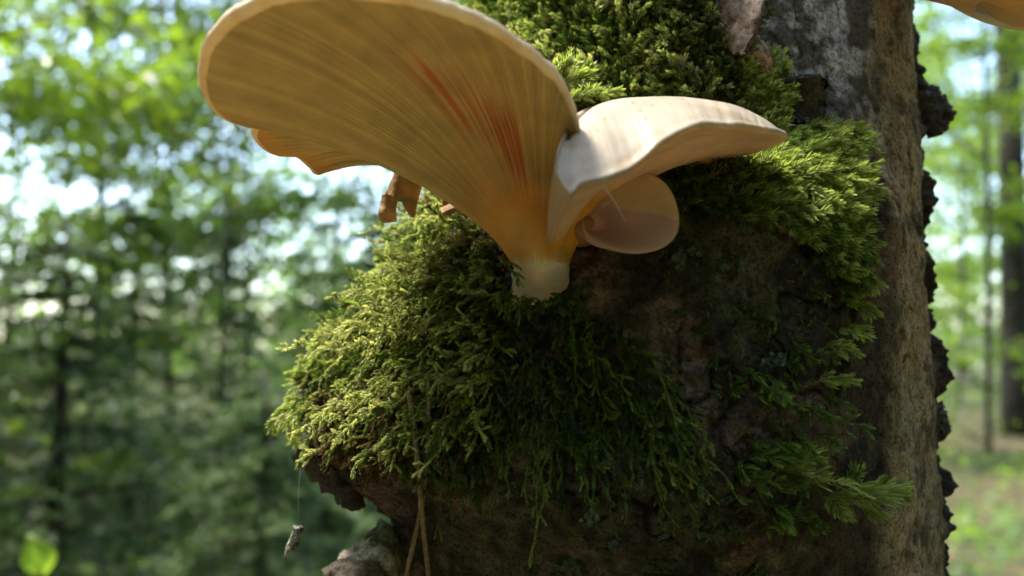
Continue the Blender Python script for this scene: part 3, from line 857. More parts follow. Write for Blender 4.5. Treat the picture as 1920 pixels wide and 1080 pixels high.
# ------------------------------------------------------------------ moss
class Moss:
    """collects shoots; each shoot is a curved stemlet clothed in small pointed leaves"""
    def __init__(self, spread=1.0):
        self.rows = []
        self.spread = spread

    def add(self, base, d0, d1, L, leaf, width, col, flat=0.4, stemcol=None):
        self.rows.append(np.concatenate([base, d0, d1, [L, leaf, width], col, [flat]]))

    def strand(self, base, d0, d1, L, leaf, width, col, side_n=6, side_L=0.35, flat=0.4, spread=0.8):
        """a long shoot with side branches on alternating sides"""
        self.add(base, d0, d1, L, leaf, width, col, flat)
        d0 = unit(d0); d1 = unit(d1)
        sd = unit(np.cross(d1, rng.normal(size=3)))
        p1 = base + d0 * L * .5; p2 = p1 + d1 * L * .5
        for k in range(side_n):
            s = (k + rng.uniform(.3, .9)) / (side_n + 0.5)
            pos = (1 - s) ** 2 * base + 2 * s * (1 - s) * p1 + s * s * p2
            tn = unit((1 - s) * d0 + s * d1)
            w = sd * (1 if k % 2 else -1) + rng.normal(size=3) * 0.35
            dd = unit(tn * 0.7 + w * spread)
            de = unit(dd * 0.5 + d1 * 0.7 + rng.normal(size=3) * 0.2)
            self.add(pos, dd, de, L * side_L * rng.uniform(.6, 1.3) * (1.1 - 0.5 * s), leaf * .9, width * .9, col * rng.uniform(.85, 1.2), flat)

    def tendril(self, base, d0, flow, L, leaf, width, col, segs=3, side_n=4, side_L=.5, wander=.35, flat=.4):
        """a stringy strand of several curved lengths that wanders along the flow direction"""
        p = base; d = unit(d0); fl = unit(flow)
        for k in range(segs):
            e = unit(fl + rv(wander))
            l = L / segs * rng.uniform(.8, 1.2)
            self.add(p, d, e, l, leaf * (1 - .12 * k), width, col * rng.uniform(.85, 1.15), flat)
            for q in range(side_n):
                s_ = rng.uniform(.1, .95)
                p1 = p + d * l * .5; p2 = p1 + e * l * .5
                pos = (1 - s_) ** 2 * p + 2 * s_ * (1 - s_) * p1 + s_ * s_ * p2
                dd = unit(e * .5 + rv(.6)); self.add(pos, dd, unit(dd * .5 + e * .8 + rv(.3)), l * side_L * rng.uniform(.4, 1.2), leaf * .85, width * .9, col * rng.uniform(.75, 1.25), flat)
            p = p + d * l * .5 + e * l * .5; d = e

    def build(self, name, M=22, parent=None):
        A = np.array(self.rows)
        N = len(A)
        base, d0, d1 = A[:, 0:3], unit(A[:, 3:6]), unit(A[:, 6:9])
        L, leaf, wid, col, flat = A[:, 9], A[:, 10], A[:, 11], A[:, 12:15], A[:, 15]
        s = np.linspace(0.04, 1.0, M)[None] + rng.uniform(-.5, .5, (N, M)) / M * 0.8
        s = np.clip(s, 0.01, 1.0)
        p1 = base + d0 * (L * .5)[:, None]; p2 = p1 + d1 * (L * .5)[:, None]
        S = s[..., None]
        pos = (1 - S) ** 2 * base[:, None] + 2 * S * (1 - S) * p1[:, None] + S * S * p2[:, None]
        tan = unit((1 - S) * (p1 - base)[:, None] + S * (p2 - p1)[:, None])
        ref = unit(rng.normal(size=(N, 3)))[:, None]
        sd = unit(np.cross(tan, ref)); bn = np.cross(tan, sd)
        idx = np.arange(M)[None]
        ang = idx * 2.399 + rng.uniform(0, 6.28, (N, 1))
        ca, sa = np.cos(ang), np.sin(ang)
        # flattened shoots spread their leaves to two sides
        sa = sa * (1 - flat[:, None]); ca = np.where(ca >= 0, 1, -1) * (np.abs(ca) * (1 - flat[:, None]) + flat[:, None])
        rad_ = unit(ca[..., None] * sd + sa[..., None] * bn)
        open_ = self.spread * (0.62 - 0.30 * s)[..., None] * rng.uniform(.7, 1.3, (N, M, 1))
        ld = unit(tan * 0.8 + rad_ * open_)
        prof = (0.55 + 0.6 * np.sin(np.clip(s, 0, 1) * np.pi * 0.8 + 0.25)) * rng.uniform(.75, 1.25, (N, M))
        ll = (leaf[:, None] * prof)[..., None]
        w = unit(np.cross(tan, rad_)) * (wid[:, None] * (0.6 + 0.4 * prof))[..., None]
        tip = pos + ld * ll + unit(tan - rad_ * 0.3) * ll * 0.18
        lft = pos + ld * ll * 0.42 + w + rad_ * ll * 0.06
        rgt = pos + ld * ll * 0.42 - w + rad_ * ll * 0.06
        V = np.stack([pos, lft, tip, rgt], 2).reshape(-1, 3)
        i = np.arange(N * M) * 4
        Fc = np.concatenate([np.stack([i, i + 1, i + 2], -1), np.stack([i, i + 2, i + 3], -1)])
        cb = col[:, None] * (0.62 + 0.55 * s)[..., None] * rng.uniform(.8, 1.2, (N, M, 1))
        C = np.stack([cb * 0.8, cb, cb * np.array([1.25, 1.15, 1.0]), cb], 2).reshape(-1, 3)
        # stemlets
        K = 5
        sk = np.linspace(0, 0.95, K)[None, :, None]
        pk = (1 - sk) ** 2 * base[:, None] + 2 * sk * (1 - sk) * p1[:, None] + sk * sk * p2[:, None]
        tk = unit((1 - sk) * (p1 - base)[:, None] + sk * (p2 - p1)[:, None])
        wk = unit(np.cross(tk, ref)) * (wid[:, None, None] * 0.38)
        SVv = np.stack([pk - wk, pk + wk], 2).reshape(-1, 3)
        o = len(V)
        j = (np.arange(N)[:, None] * K + np.arange(K - 1)[None]).ravel() * 2 + o
        SF = np.concatenate([np.stack([j, j + 1, j + 3], -1), np.stack([j, j + 3, j + 2], -1)])
        SC = np.repeat(col * np.array([0.75, 0.6, 0.6]), K * 2, 0)
        return mesh_arr(name, np.vstack([V, SVv]), np.vstack([Fc, SF]), M_MOSS, np.vstack([C, SC]), smooth_shade=False, parent=parent)


def in_poly(pts_, poly):
    poly = np.asarray(poly, float)
    x, y = pts_[:, 0], pts_[:, 1]
    r = np.zeros(len(pts_), bool)
    j = len(poly) - 1
    for i in range(len(poly)):
        xi, yi = poly[i]; xj, yj = poly[j]
        c = ((yi > y) != (yj > y)) & (x < (xj - xi) * (y - yi) / (yj - yi + 1e-12) + xi)
        r ^= c
        j = i
    return r


def scatter(poly, n):
    """n pixel spots in the outline, dropped onto the trunk: (point, normal, px, py)"""
    poly = np.asarray(poly, float)
    lo, hi = poly.min(0), poly.max(0)
    out = []
    while len(out) < n:
        q = rng.uniform(lo, hi, (n * 2, 2))
        q = q[in_poly(q, poly)]
        for x, y in q:
            h_ = hit(x, y)
            if h_ is not None:
                out.append((h_[0], h_[1], x, y))
            if len(out) >= n: break
        if len(q) == 0: break
    return out


DOWN = -ZUP
LEFT = -AX
BRIGHT = np.array([0.245, 0.310, 0.090]); LIME = np.array([0.355, 0.395, 0.165]); MID = np.array([0.110, 0.180, 0.034]); DEEP = np.array([0.050, 0.095, 0.020]); BROWNM = np.array([0.11, 0.075, 0.032])
rv = lambda s=1.0: rng.normal(size=3) * s

# --- shoulder of the burl, left of the stem
shoulder = Moss()
poly = [(765, 440), (800, 345), (860, 385), (930, 455), (948, 540), (945, 640), (930, 740), (900, 820), (800, 800), (720, 790), (680, 800), (620, 770), (585, 715), (608, 665), (665, 575), (742, 505)]
for p, n, x, y in scatter(poly, 4200):
    if fbm(p[None] * 260, 2, 8)[0] < -0.16 - 0.3 * rng.random() + .12 * (y > 640): continue
    if y > 600 and rng.random() < .62 * smooth(600, 720, y): continue
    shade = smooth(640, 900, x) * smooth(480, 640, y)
    dead = smooth(690, 780, y) * smooth(700, 600, x)
    u = rng.random()
    col = LIME * .8 if u < .12 else BRIGHT if u < .40 else MID if u < .75 else DEEP
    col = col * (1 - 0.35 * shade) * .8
    if rng.random() < 0.10 + 0.45 * dead: col = BROWNM * rng.uniform(.6, 1.5)
    L = rng.uniform(.0035, .0075)
    d0 = unit(n * 0.8 + ZUP * 0.25 + rv(.45)); d1 = unit(DOWN * (0.35 + 0.5 * (y > 560)) + LEFT * 0.35 + n * 0.45 + rv(.4))
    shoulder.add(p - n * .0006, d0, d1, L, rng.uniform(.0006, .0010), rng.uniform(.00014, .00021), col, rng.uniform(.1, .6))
for p, n, x, y in scatter(poly, 640):
    if y > 680 and rng.random() < .35: continue
    u = rng.random()
    col = (LIME if u < .45 else BRIGHT if u < .8 else MID) * rng.uniform(.65, 1.2)
    if rng.random() < .06: col = BROWNM * rng.uniform(1, 2.2)
    d0 = unit(n + ZUP * 0.3 + rv(.45)); fl = DOWN * (0.35 + .55 * smooth(520, 680, y)) + LEFT * 0.3 + n * 0.35 + rv(.25)
    shoulder.tendril(p, d0, fl, rng.uniform(.008, .017), rng.uniform(.0007, .0010), .00018, col, 3, int(rng.integers(2, 5)), .55, .45)
for p, n, x, y in scatter(poly, 60):
    d0 = unit(n * 1.1 + ZUP * 0.35 + rv(.35)); fl = DOWN * 0.8 + LEFT * 0.35 + n * 0.4 + rv(.25)
    shoulder.tendril(p, d0, fl, rng.uniform(.013, .021), .0011, .00020, LIME * rng.uniform(.9, 1.25), 3, 5, .5, .4)
for p, n, x, y in scatter([(600, 730), (700, 740), (765, 780), (760, 880), (690, 890), (630, 860)], 150):
    shoulder.strand(p, unit(n + rv(.5)), unit(DOWN * .8 + n * .3 + rv(.5)), rng.uniform(.004, .009), .0006, .00016, BROWNM * rng.uniform(.7, 1.9), 5, .4, .2, .9)
# the top edge and hidden side of the burl, seen from beside
for _ in range(2600):
    ps_ = rng.uniform(72, 128); h_ = rng.uniform(-.030, .055)
    p = trunk_point(np.array([ps_]), np.array([h_]))[0]
    n = unit(np.array([-math.sin(math.radians(ps_)), -math.cos(math.radians(ps_)), 0.45]))
    shoulder.add(p, unit(n + rv(.4)), unit(DOWN * .5 + n * .6 + rv(.4)), rng.uniform(.003, .0065), .0012, .00025, (LIME if rng.random() < .35 else BRIGHT), .4)
tag(shoulder.build('shoulder_moss', 20), 'bright yellow-green moss cushion over the left shoulder of the burl', 'moss', kind='stuff')

# --- feathery sprigs standing off the left edge of the burl
spr = [((596, 745), (-.7, -.3, -.1), (-.6, .1, -1.0), .016), ((600, 770), (-.8, -.2, .3), (-.3, 0, -1.2), .014), ((612, 700), (-1, -.2, .15), (-1, 0, -.1), .009),
       ((640, 690), (-.8, -.3, .4), (-.9, 0, -.2), .010), ((690, 590), (-.6, -.2, .7), (-.9, 0, .05), .008), ((606, 800), (-.6, -.4, -.3), (.1, -.1, -1.1), .012),
       ((760, 500), (-.8, 0, .4), (-1, 0, .05), .008), ((590, 730), (-.8, -.2, .7), (-.8, 0, .5), .006), ((625, 640), (-.6, -.2, .6), (-.8, 0, 0), .007)]
for k_, ((x, y), a0, a1, L) in enumerate(spr):
    r_ = hit(x, y) or hit(x + 25, y) or hit(x + 50, y)
    mo = Moss()
    mo.strand(r_[0], np.array(a0, float), np.array(a1, float), L, .0016, .00030, BRIGHT * rng.uniform(1.0, 1.25), 7, .32, .3, .7)
    o_ = mo.build('moss_sprig', 26)
    tag(o_, 'single bright moss sprig reaching off the left edge of the burl', 'moss sprig', 'moss sprigs along the left edge of the burl')

# --- dark strands hanging below the stem
hang = Moss()
polyB = [(930, 560), (1010, 575), (1080, 560), (1150, 590), (1230, 660), (1270, 760), (1280, 860), (1250, 900), (1200, 850), (1120, 800), (1090, 840), (1010, 840), (960, 850), (900, 850), (850, 820), (880, 700)]
for p, n, x, y in scatter(polyB, 190):
    u = rng.random()
    col = (BRIGHT * .8 if u < .2 else MID if u < .75 else DEEP) * rng.uniform(.7, 1.35)
    rt = 0.5 * smooth(980, 1200, x)
    d0 = unit(n * 0.7 + DOWN * .4 + rv(.3)); d1 = unit(DOWN + n * .12 + AX * rt + rv(.18))
    hang.tendril(p - n * .0005, d0, DOWN + n * .08 + AX * rt, rng.uniform(.010, .024), rng.uniform(.0007, .0010), .00017, col, 4, int(rng.integers(1, 4)), .6, .38)
for p, n, x, y in scatter(polyB, 300):
    col = (MID if rng.random() < .5 else DEEP) * rng.uniform(.6, 1.2)
    hang.add(p - n * .0006, unit(n * .8 + DOWN * .3 + rv(.4)), unit(DOWN * .9 + n * .3 + rv(.35)), rng.uniform(.003, .007), .0010, .00018, col, .4)
for p, n, x, y in scatter([(740, 770), (900, 790), (930, 870), (840, 880), (760, 860)], 130):
    hang.strand(p, unit(n * .7 + DOWN * .4 + rv(.3)), unit(DOWN + rv(.2)), rng.uniform(.006, .011), .0011, .0002, (MID if rng.random() < .6 else BROWNM) * rng.uniform(.6, 1.1), 4, .35)
for (x, y, d), a0, a1, L in [((935, 478, SD + .002), (.3, -.8, -.4), (.7, -.2, -1), .011), ((1035, 572, SD + .004), (.1, -.8, .3), (.4, -.2, -.9), .008), ((985, 575, SD + .004), (-.1, -.8, .4), (-.3, -.2, -.9), .009), ((1060, 560, SD + .006), (.1, -.8, .2), (.5, -.3, -.9), .010), ((950, 560, SD + .004), (0, -.9, .1), (-.1, -.2, -1), .009)]:
    hang.strand(P(x, y, d), np.array(a0, float), np.array(a1, float), L, .0009, .00018, MID, 5, .35)
for _ in range(46):
    x = rng.uniform(945, 1085); y = 548 + 26 * (1 - ((x - 1012) / 70) ** 2) + rng.normal() * 6
    hang.add(P(x, y, SD + rng.uniform(.001, .004)), unit(-AFW * .4 + ZUP * rng.uniform(-.2, .9) + AX * rng.normal() * .5), unit(DOWN * .7 - AFW * .3 + rv(.4)), rng.uniform(.0025, .006), .0009, .00018, (MID if rng.random() < .5 else DEEP), .4)
tag(hang.build('hanging_moss', 22), 'dark green moss strands hanging below the mushroom stem', 'moss', kind='stuff')

# --- moss coat of the trunk above the caps
upper = Moss(1.3)
polyC = [(878, -160), (1400, -160), (1395, 60), (1375, 130), (1420, 185), (1330, 200), (1060, 200), (980, 110), (890, 60)]
for p, n, x, y in scatter(polyC, 4600):
    flap_shade = smooth(1230, 1330, x + rng.normal() * 20)  # moss colour darkens to the right, standing for the bark flap's shade
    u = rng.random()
    col = (BRIGHT if u < .2 else MID if u < .7 else DEEP) * (1 - 0.45 * flap_shade) * rng.uniform(.8, 1.15)
    if rng.random() < .05: col = BROWNM
    L = rng.uniform(.0028, .0062)
    d0 = unit(n * 0.9 + rv(.35)); d1 = unit(ZUP * rng.uniform(-.3, .9) + n * .5 + AX * rng.normal() * .5 + rv(.3))
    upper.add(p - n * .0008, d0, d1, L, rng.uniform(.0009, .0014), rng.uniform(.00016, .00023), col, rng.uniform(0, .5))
for p, n, x, y in scatter(polyC, 260):
    flap_shade = smooth(1230, 1330, x + rng.normal() * 20)  # same flap shade put into the strand colour
    upper.strand(p, unit(n + rv(.35)), unit(ZUP * rng.uniform(-.5, .8) + n * .4 + AX * rng.normal() * .6 + rv(.3)), rng.uniform(.005, .010), .0012, .00020, (BRIGHT if rng.random() < .6 else LIME) * (1 - .6 * flap_shade), 5, .36, .5, .7)
for p, n, x, y in scatter([(1370, 120), (1420, 110), (1460, 200), (1440, 260), (1380, 200)], 90):
    upper.strand(p, unit(n + AX * .4 + rv(.3)), unit(AX * .8 + ZUP * .2 + n * .3 + rv(.35)), rng.uniform(.004, .008), .0014, .00025, BRIGHT * rng.uniform(.9, 1.2), 4, .4)
for _ in range(1200):
    ps_ = rng.uniform(60, 120); h_ = rng.uniform(.055, .11)
    p = trunk_point(np.array([ps_]), np.array([h_]))[0]
    n = np.array([-math.sin(math.radians(ps_)), -math.cos(math.radians(ps_)), 0])
    upper.add(p, unit(n + rv(.4)), unit(n + ZUP * .2 + rv(.5)), rng.uniform(.003, .006), .0013, .00026, (MID if rng.random() < .5 else BRIGHT), .3)
tag(upper.build('upper_moss', 18), 'thick green moss coat on the trunk above the caps', 'moss', kind='stuff')

# --- leafy shelf of moss to the right
shelf = Moss(1.45)
polyD = [(1225, 320), (1330, 312), (1420, 290), (1470, 270), (1540, 245), (1575, 300), (1570, 350), (1580, 410), (1585, 470), (1540, 470), (1480, 430), (1390, 410), (1330, 395), (1260, 395), (1220, 360)]
for p, n, x, y in scatter(polyD, 1900):
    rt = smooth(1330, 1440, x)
    col = (BRIGHT if rng.random() < .35 + .4 * rt else MID) * rng.uniform(.75, 1.15) * (0.65 + 0.4 * rt)  # left-hand shoots painted darker for the white cap's shadow
    d0 = unit(n * .8 + ZUP * .35 + rv(.35)); d1 = unit(AX * (.15 + .75 * rt) + n * .4 + DOWN * .35 + rv(.28))
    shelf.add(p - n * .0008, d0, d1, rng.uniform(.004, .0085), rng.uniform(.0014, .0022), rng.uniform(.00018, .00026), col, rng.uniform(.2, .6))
for p, n, x, y in scatter([(1380, 330), (1470, 280), (1545, 250), (1580, 320), (1570, 420), (1480, 400)], 120):
    shelf.strand(p, unit(n * .8 + ZUP * .3 + rv(.3)), unit(AX * .9 + DOWN * .45 + n * .35 + rv(.25)), rng.uniform(.007, .012), .0017, .00021, BRIGHT * rng.uniform(.95, 1.3), 6, .4, .6, .6)
for p, n, x, y in scatter([(1440, 400), (1590, 400), (1610, 520), (1580, 560), (1540, 480)], 90):
    shelf.strand(p, unit(n * .8 + rv(.3)), unit(DOWN * .9 + AX * .5 + n * .2 + rv(.3)), rng.uniform(.004, .008), .0014, .00024, (BRIGHT if rng.random() < .5 else MID) * rng.uniform(.7, 1.1), 4, .4)
tag(shelf.build('shelf_moss', 20), 'bright leafy moss shelf on the burl below the white cap', 'moss', kind='stuff')

# --- thin scattered moss on the shaded bark
thin = Moss()
polyE = [(1240, 420), (1560, 480), (1600, 560), (1570, 760), (1560, 1000), (1500, 1100), (1350, 1100), (1290, 900), (1250, 700)]
for p, n, x, y in scatter(polyE, 330):
    rt = smooth(1330, 1540, x)
    col = (MID * .9 if rng.random() < .5 + .3 * rt else DEEP) * rng.uniform(.6, 1.15)
    if rng.random() < .15: col = BROWNM * .6
    thin.add(p - n * .0004, unit(n * .6 + rv(.5)), unit(AX * rng.normal() * .6 + DOWN * .6 + n * .2 + rv(.3)), rng.uniform(.0025, .006), .0010, .00018, col, .5)
for p, n, x, y in scatter([(1400, 640), (1540, 640), (1560, 1000), (1480, 1060), (1380, 960), (1350, 780)], 26):
    thin.strand(p, unit(n * .5 + AX * .3 + rv(.3)), unit(DOWN * .5 + AX * .5 + n * .12 + rv(.3)), rng.uniform(.005, .010), .0013, .00022, MID * rng.uniform(.7, 1.3), 5, .4)
tag(thin.build('sparse_moss', 16), 'sparse dark moss scattered over the shaded lower bark', 'moss', kind='stuff')

# --- single sprays on the pale bark to the right
sprays = [((1600, 520), (.2, -.4, .1), (.35, 0, -1), .008, 'moss sprig trailing down the pale bark strip below the moss shelf'),
          ((1592, 570), (.3, -.4, .0), (.6, 0, -.6), .007, None), ((1570, 620), (.3, -.4, .1), (.7, 0, -.5), .008, None),
          ((1545, 650), (.4, -.4, .1), (.8, 0, -.4), .007, None), ((1530, 715), (.4, -.4, .1), (1, 0, -.15), .008, None),
          ((1590, 540), (.2, -.4, .3), (.5, 0, .5), .005, None)]
for (x, y), a0, a1, L, lab in sprays:
    r_ = hit(x, y); mo = Moss(1.6)
    mo.strand(r_[0], np.array(a0, float), np.array(a1, float) + r_[1] * .15, L, .0014, .00017, BRIGHT * rng.uniform(1.0, 1.4), 6, .42, .85, .7)
    tag(mo.build('moss_sprig', 24), 'small moss sprig lying on the pale bark strip beside the burl', 'moss sprig', 'moss sprigs on the pale bark strip')
big = Moss(1.35)
for (x, y), a0, a1, L in [((1440, 880), (.7, -.4, .1), (1, 0, -.35), .012), ((1500, 900), (.6, -.5, .1), (1, 0, -.15), .013), ((1555, 925), (.6, -.5, .1), (1, -.1, .15), .013), ((1560, 925), (.5, -.5, 0), (1, 0, -.35), .011),
                          ((1600, 925), (.6, -.5, .2), (1, -.1, .3), .011), ((1580, 940), (.5, -.4, 0), (.9, 0, -.7), .009), ((1545, 930), (.3, -.6, -.2), (.5, 0, -.9), .007), ((1480, 880), (.4, -.5, .4), (.7, 0, .4), .007),
                          ((1590, 910), (.1, -.7, .5), (.2, 0, 1), .005), ((1620, 925), (.6, -.4, .1), (1, 0, -.1), .009)]:
    r_ = hit(x, y)
    big.strand(r_[0], np.array(a0, float), np.array(a1, float) + r_[1] * .2, L, .0016, .00018, BRIGHT * rng.uniform(.9, 1.5), 7, .42, .85, .75)
tag(big.build('moss_spray', 26), 'broad feathery moss spray fanning across the pale bark low on the trunk', 'moss sprig')
low = Moss(1.5)
for (x, y), a0, a1, L in [((1430, 830), (.5, -.4, .1), (.8, 0, -.6), .010), ((1400, 850), (.5, -.4, 0), (.9, 0, -.3), .010), ((1440, 940), (.2, -.5, -.1), (.5, 0, -1), .008)]:
    r_ = hit(x, y)
    low.strand(r_[0], np.array(a0, float), np.array(a1, float) + r_[1] * .2, L, .0017, .0003, MID * 1.3, 6, .4, .5, .6)
tag(low.build('moss_spray', 22), 'small dim moss spray crossing the dark bark above the broad feathery one', 'moss sprig')
capm = Moss(1.6)
for (x, y, d), a0, a1, L in [((1050, 165, .172), (.5, -.6, .5), (1, -.6, -.7), .009), ((1058, 175, .170), (.8, -.5, .3), (1, -.4, -.6), .010), ((1065, 190, .168), (.8, -.5, .3), (1, -.5, -.35), .010),
                             ((1052, 160, .172), (.1, -.4, .9), (.3, -.3, .8), .005), ((1075, 170, .172), (.5, -.4, .8), (.7, -.2, .6), .006), ((1045, 170, .172), (-.1, -.4, .9), (.1, -.1, .9), .005)]:
    capm.strand(P(x, y, d), np.array(a0, float), np.array(a1, float), L, .0019, .00034, BRIGHT * rng.uniform(1.0, 1.2), 6, .38, .6, .6)
capm.strand(P(1040, 170, .185), np.array([.3, -1, .2]), np.array([.3, -1, .0]), .016, .0018, .0003, BRIGHT, 5, .4)
tag(capm.build('moss_sprig', 26), 'bright feathery moss sprig lying over the white cap', 'moss sprig')

# ------------------------------------------------------------------ lichen, needles, debris
def rosette(x, y, size, seed):
    r_ = hit(x, y)
    if r_ is None: return None
    p, n = r_
    a_ = unit(np.cross(n, ZUP + 0.01)); b_ = np.cross(n, a_)
    lr = np.random.default_rng(seed)
    parts = []
    for k in range(int(9 + 5 * size)):
        an = lr.uniform(0, 6.283); rr_ = abs(lr.normal(0, .55)) * size * .0022
        c_ = p + a_ * math.cos(an) * rr_ + b_ * math.sin(an) * rr_ + n * lr.uniform(.0001, .0006)
        m = 9; s_ = lr.uniform(.0005, .0010) * (0.6 + .4 * size)
        th = np.linspace(0, 6.283, m, endpoint=False)
        rd = s_ * (0.7 + 0.45 * lr.random(m))
        tl = n * lr.uniform(-.3, .5) 
        ringv = c_ + (np.cos(th) * rd)[:, None] * (a_ + tl * .5) + (np.sin(th) * rd)[:, None] * b_ + n * .0002 * lr.random(m)[:, None]
        vv = np.vstack([ringv, c_ - n * .0002, ringv - n * .0003])
        i_ = np.arange(m); j_ = (i_ + 1) % m
        parts.append((vv, [np.stack([i_, j_, np.full(m, m)], -1), np.stack([i_, j_, j_ + m + 1, i_ + m + 1], -1)]))
    v_, f_ = merge(parts)
    base = np.array([0.105, 0.13, 0.095]) * lr.uniform(.7, 1.15)
    return mesh_arr('lichen', v_, f_, M_LICHEN, base * (1 + .3 * lr.random((len(v_), 1))), smooth_shade=False)


LI = [(1272, 492, 1.1), (1352, 494, .9), (1386, 498, .6), (1300, 470, .6), (1440, 676, .9), (1462, 680, .9), (1525, 768, .6), (1130, 850, 1.3), (1155, 880, 1.2), (1105, 965, 1.2), (1175, 930, 1.0), (1200, 905, .9),
      (1250, 690, .5), (1300, 745, .5), (1068, 1062, 1.4), (1355, 940, 1.1), (1275, 905, .7), (1240, 1005, .8), (1440, 1075, 1.0), (1495, 950, .7), (1170, 845, 1.0), (1150, 1020, .7), (1320, 1000, .6), (705, 1062, .7)]
for k_, (x, y, s) in enumerate(LI):
    o_ = rosette(x, y, s, 300 + k_)
    where = ('just below the small pink cap' if y < 520 else 'between the dark strands and the pale bark strip' if x > 1220 and y < 800 else 'low on the burl below the hanging strands' if x > 800 else 'beside the peeling bark flaps')
    if o_: tag(o_, 'grey-green lichen rosette on dark bark ' + where, 'lichen', 'lichen rosettes ' + where)


def needle(name, pts_, r0, label):
    path = catmull(PA(pts_), 24)
    rad_ = np.concatenate([np.linspace(r0 * .75, r0, 4), np.full(16, r0), np.linspace(r0, r0 * .6, 4)])
    rad_ = rad_ * (1 + .22 * fbm(path * 400, 2, 3))
    v_, f_ = tube(path, rad_, 8)
    c_ = np.tile([0.26, 0.175, 0.095], (len(v_), 1)) * (1 + .4 * fbm(v_ * 500, 3, 9))[:, None]
    o_ = mesh_arr(name, v_, f_, M_NEEDLE, c_)
    return tag(o_, label, 'pine needle')


dn = lambda x, y, off=.004: (x, y, min(depth_at(x, y) - off, .20))
d_top, d_mid = depth_at(775, 740) - .0105, depth_at(785, 880) - .0065
needle('pine_needle', [(766, 735, d_top), (775, 790, d_top), (784, 880, d_mid), (791, 960, d_mid + .004), (797, 1020, d_mid + .010), (806, 1100, d_mid + .014)], .00062, 'dry brown pine needle whose lower end swings right of the crossing')
needle('pine_needle', [(802, 700, d_top + .001), (803, 780, d_top + .001), (800, 880, d_mid + .0008), (789, 955, d_mid + .0055), (775, 1020, d_mid + .0112), (756, 1100, d_mid + .0152)], .00058, 'dry brown pine needle whose lower end swings left of the crossing')

dangle = empty('hanging_larva_case', tuple(P(548, 1035, .198)))
tag(dangle, 'grey speckled larva case dangling on a thread below the burl', 'larva case')
path = catmull(PA([(560, 986, .198), (556, 1000, .198), (549, 1018, .198), (541, 1034, .198), (536, 1044, .198)]), 30)
rad_ = np.interp(np.linspace(0, 1, 30), [0, .06, .15, .3, .6, .85, 1], [.0006, .0012, .0013, .0011, .0013, .0007, .0002])
v_, f_ = tube(path, rad_, 18)
nn_ = fbm(v_ * 1400, 3, 15)
v_ = v_ + unit(v_ - path.mean(0)) * (0.0007 * nn_)[:, None]
mesh_arr('case', v_, f_, M_LICHEN, mixc([0.34, 0.34, 0.27], [0.06, 0.05, 0.045], smooth(0.0, .3, fbm(v_ * 1100, 3, 19))), parent=dangle)
for k_ in range(16):
    i_ = rng.integers(3, 26); c_ = path[i_] + unit(rv() - AFW * .6) * rad_[i_] * .95
    s_ = rng.uniform(.0003, .0006)
    oc = np.array([[1, 0, 0], [-1, 0, 0], [0, 1, 0], [0, -1, 0], [0, 0, 1], [0, 0, -1.]]) * rng.uniform(.6, 1.3, (6, 1)) * s_ + c_
    fc = np.array([[0, 2, 4], [2, 1, 4], [1, 3, 4], [3, 0, 4], [2, 0, 5], [1, 2, 5], [3, 1, 5], [0, 3, 5]])
    mesh_arr('grit', oc, fc, M_LICHEN, np.tile(np.array([0.42, 0.40, 0.33]) * rng.uniform(.3, 1.1), (6, 1)), smooth_shade=False, parent=dangle)
v_, f_ = tube(PA([(560, 988, .198), (559, 940, .199), (561, 900, .2005), (566, 866, .203)]), [.00005] * 4, 5)
mesh_arr('thread', v_, f_, M_SILK, np.tile([0.5, 0.48, 0.42], (len(v_), 1)), parent=dangle)
v_, f_ = tube(catmull(PA([(1128, 343, .1385), (1142, 362, .142), (1158, 388, .150), (1172, 414, .1585)]), 12), np.linspace(.00025, .0001, 12), 6)
tag(mesh_arr('silk_strand', v_, f_, M_SILK, np.tile([0.7, 0.66, 0.6], (len(v_), 1))), 'whitish silk strand stretched from the white cap down to the pink cap', 'spider silk')
r_ = hit(712, 882)
sheet('bark_chip', [[(704, 874, depth_at(712, 882) - .001), (716, 874, depth_at(712, 882) - .002)], [(706, 886, depth_at(712, 882) - .002), (720, 888, depth_at(712, 882) - .001)]], .0005, M_FLAP, [0.42, 0.26, 0.17], None, 8, 8, .0003)
tag(bpy.data.objects['bark_chip'], 'tiny pale chip stuck to the dark bark beside the pine needles', 'bark chip')

# ------------------------------------------------------------------ the forest
rng = np.random.default_rng(21)
def leaves(cent, size, rg, tilt=0.5, aspect=0.6):
    """one pointed leaf (two triangles, folded) per centre"""
    n = len(cent)
    az = rg.uniform(0, 6.283, n)
    d = np.stack([np.cos(az), np.sin(az), rg.normal(-.25, tilt, n)], -1); d = unit(d)
    w = unit(np.cross(d, np.stack([rg.normal(0, tilt, n), rg.normal(0, tilt, n), np.ones(n)], -1)))
    s = (size * rg.uniform(.6, 1.35, n))[:, None]
    V = np.stack([cent - d * s * .5, cent + w * s * aspect * .5 + ZUP * s * .06, cent + d * s * .5, cent - w * s * aspect * .5 + ZUP * s * .06], 1).reshape(-1, 3)
    i = np.arange(n) * 4
    return V, np.concatenate([np.stack([i, i + 1, i + 2], -1), np.stack([i, i + 2, i + 3], -1)])


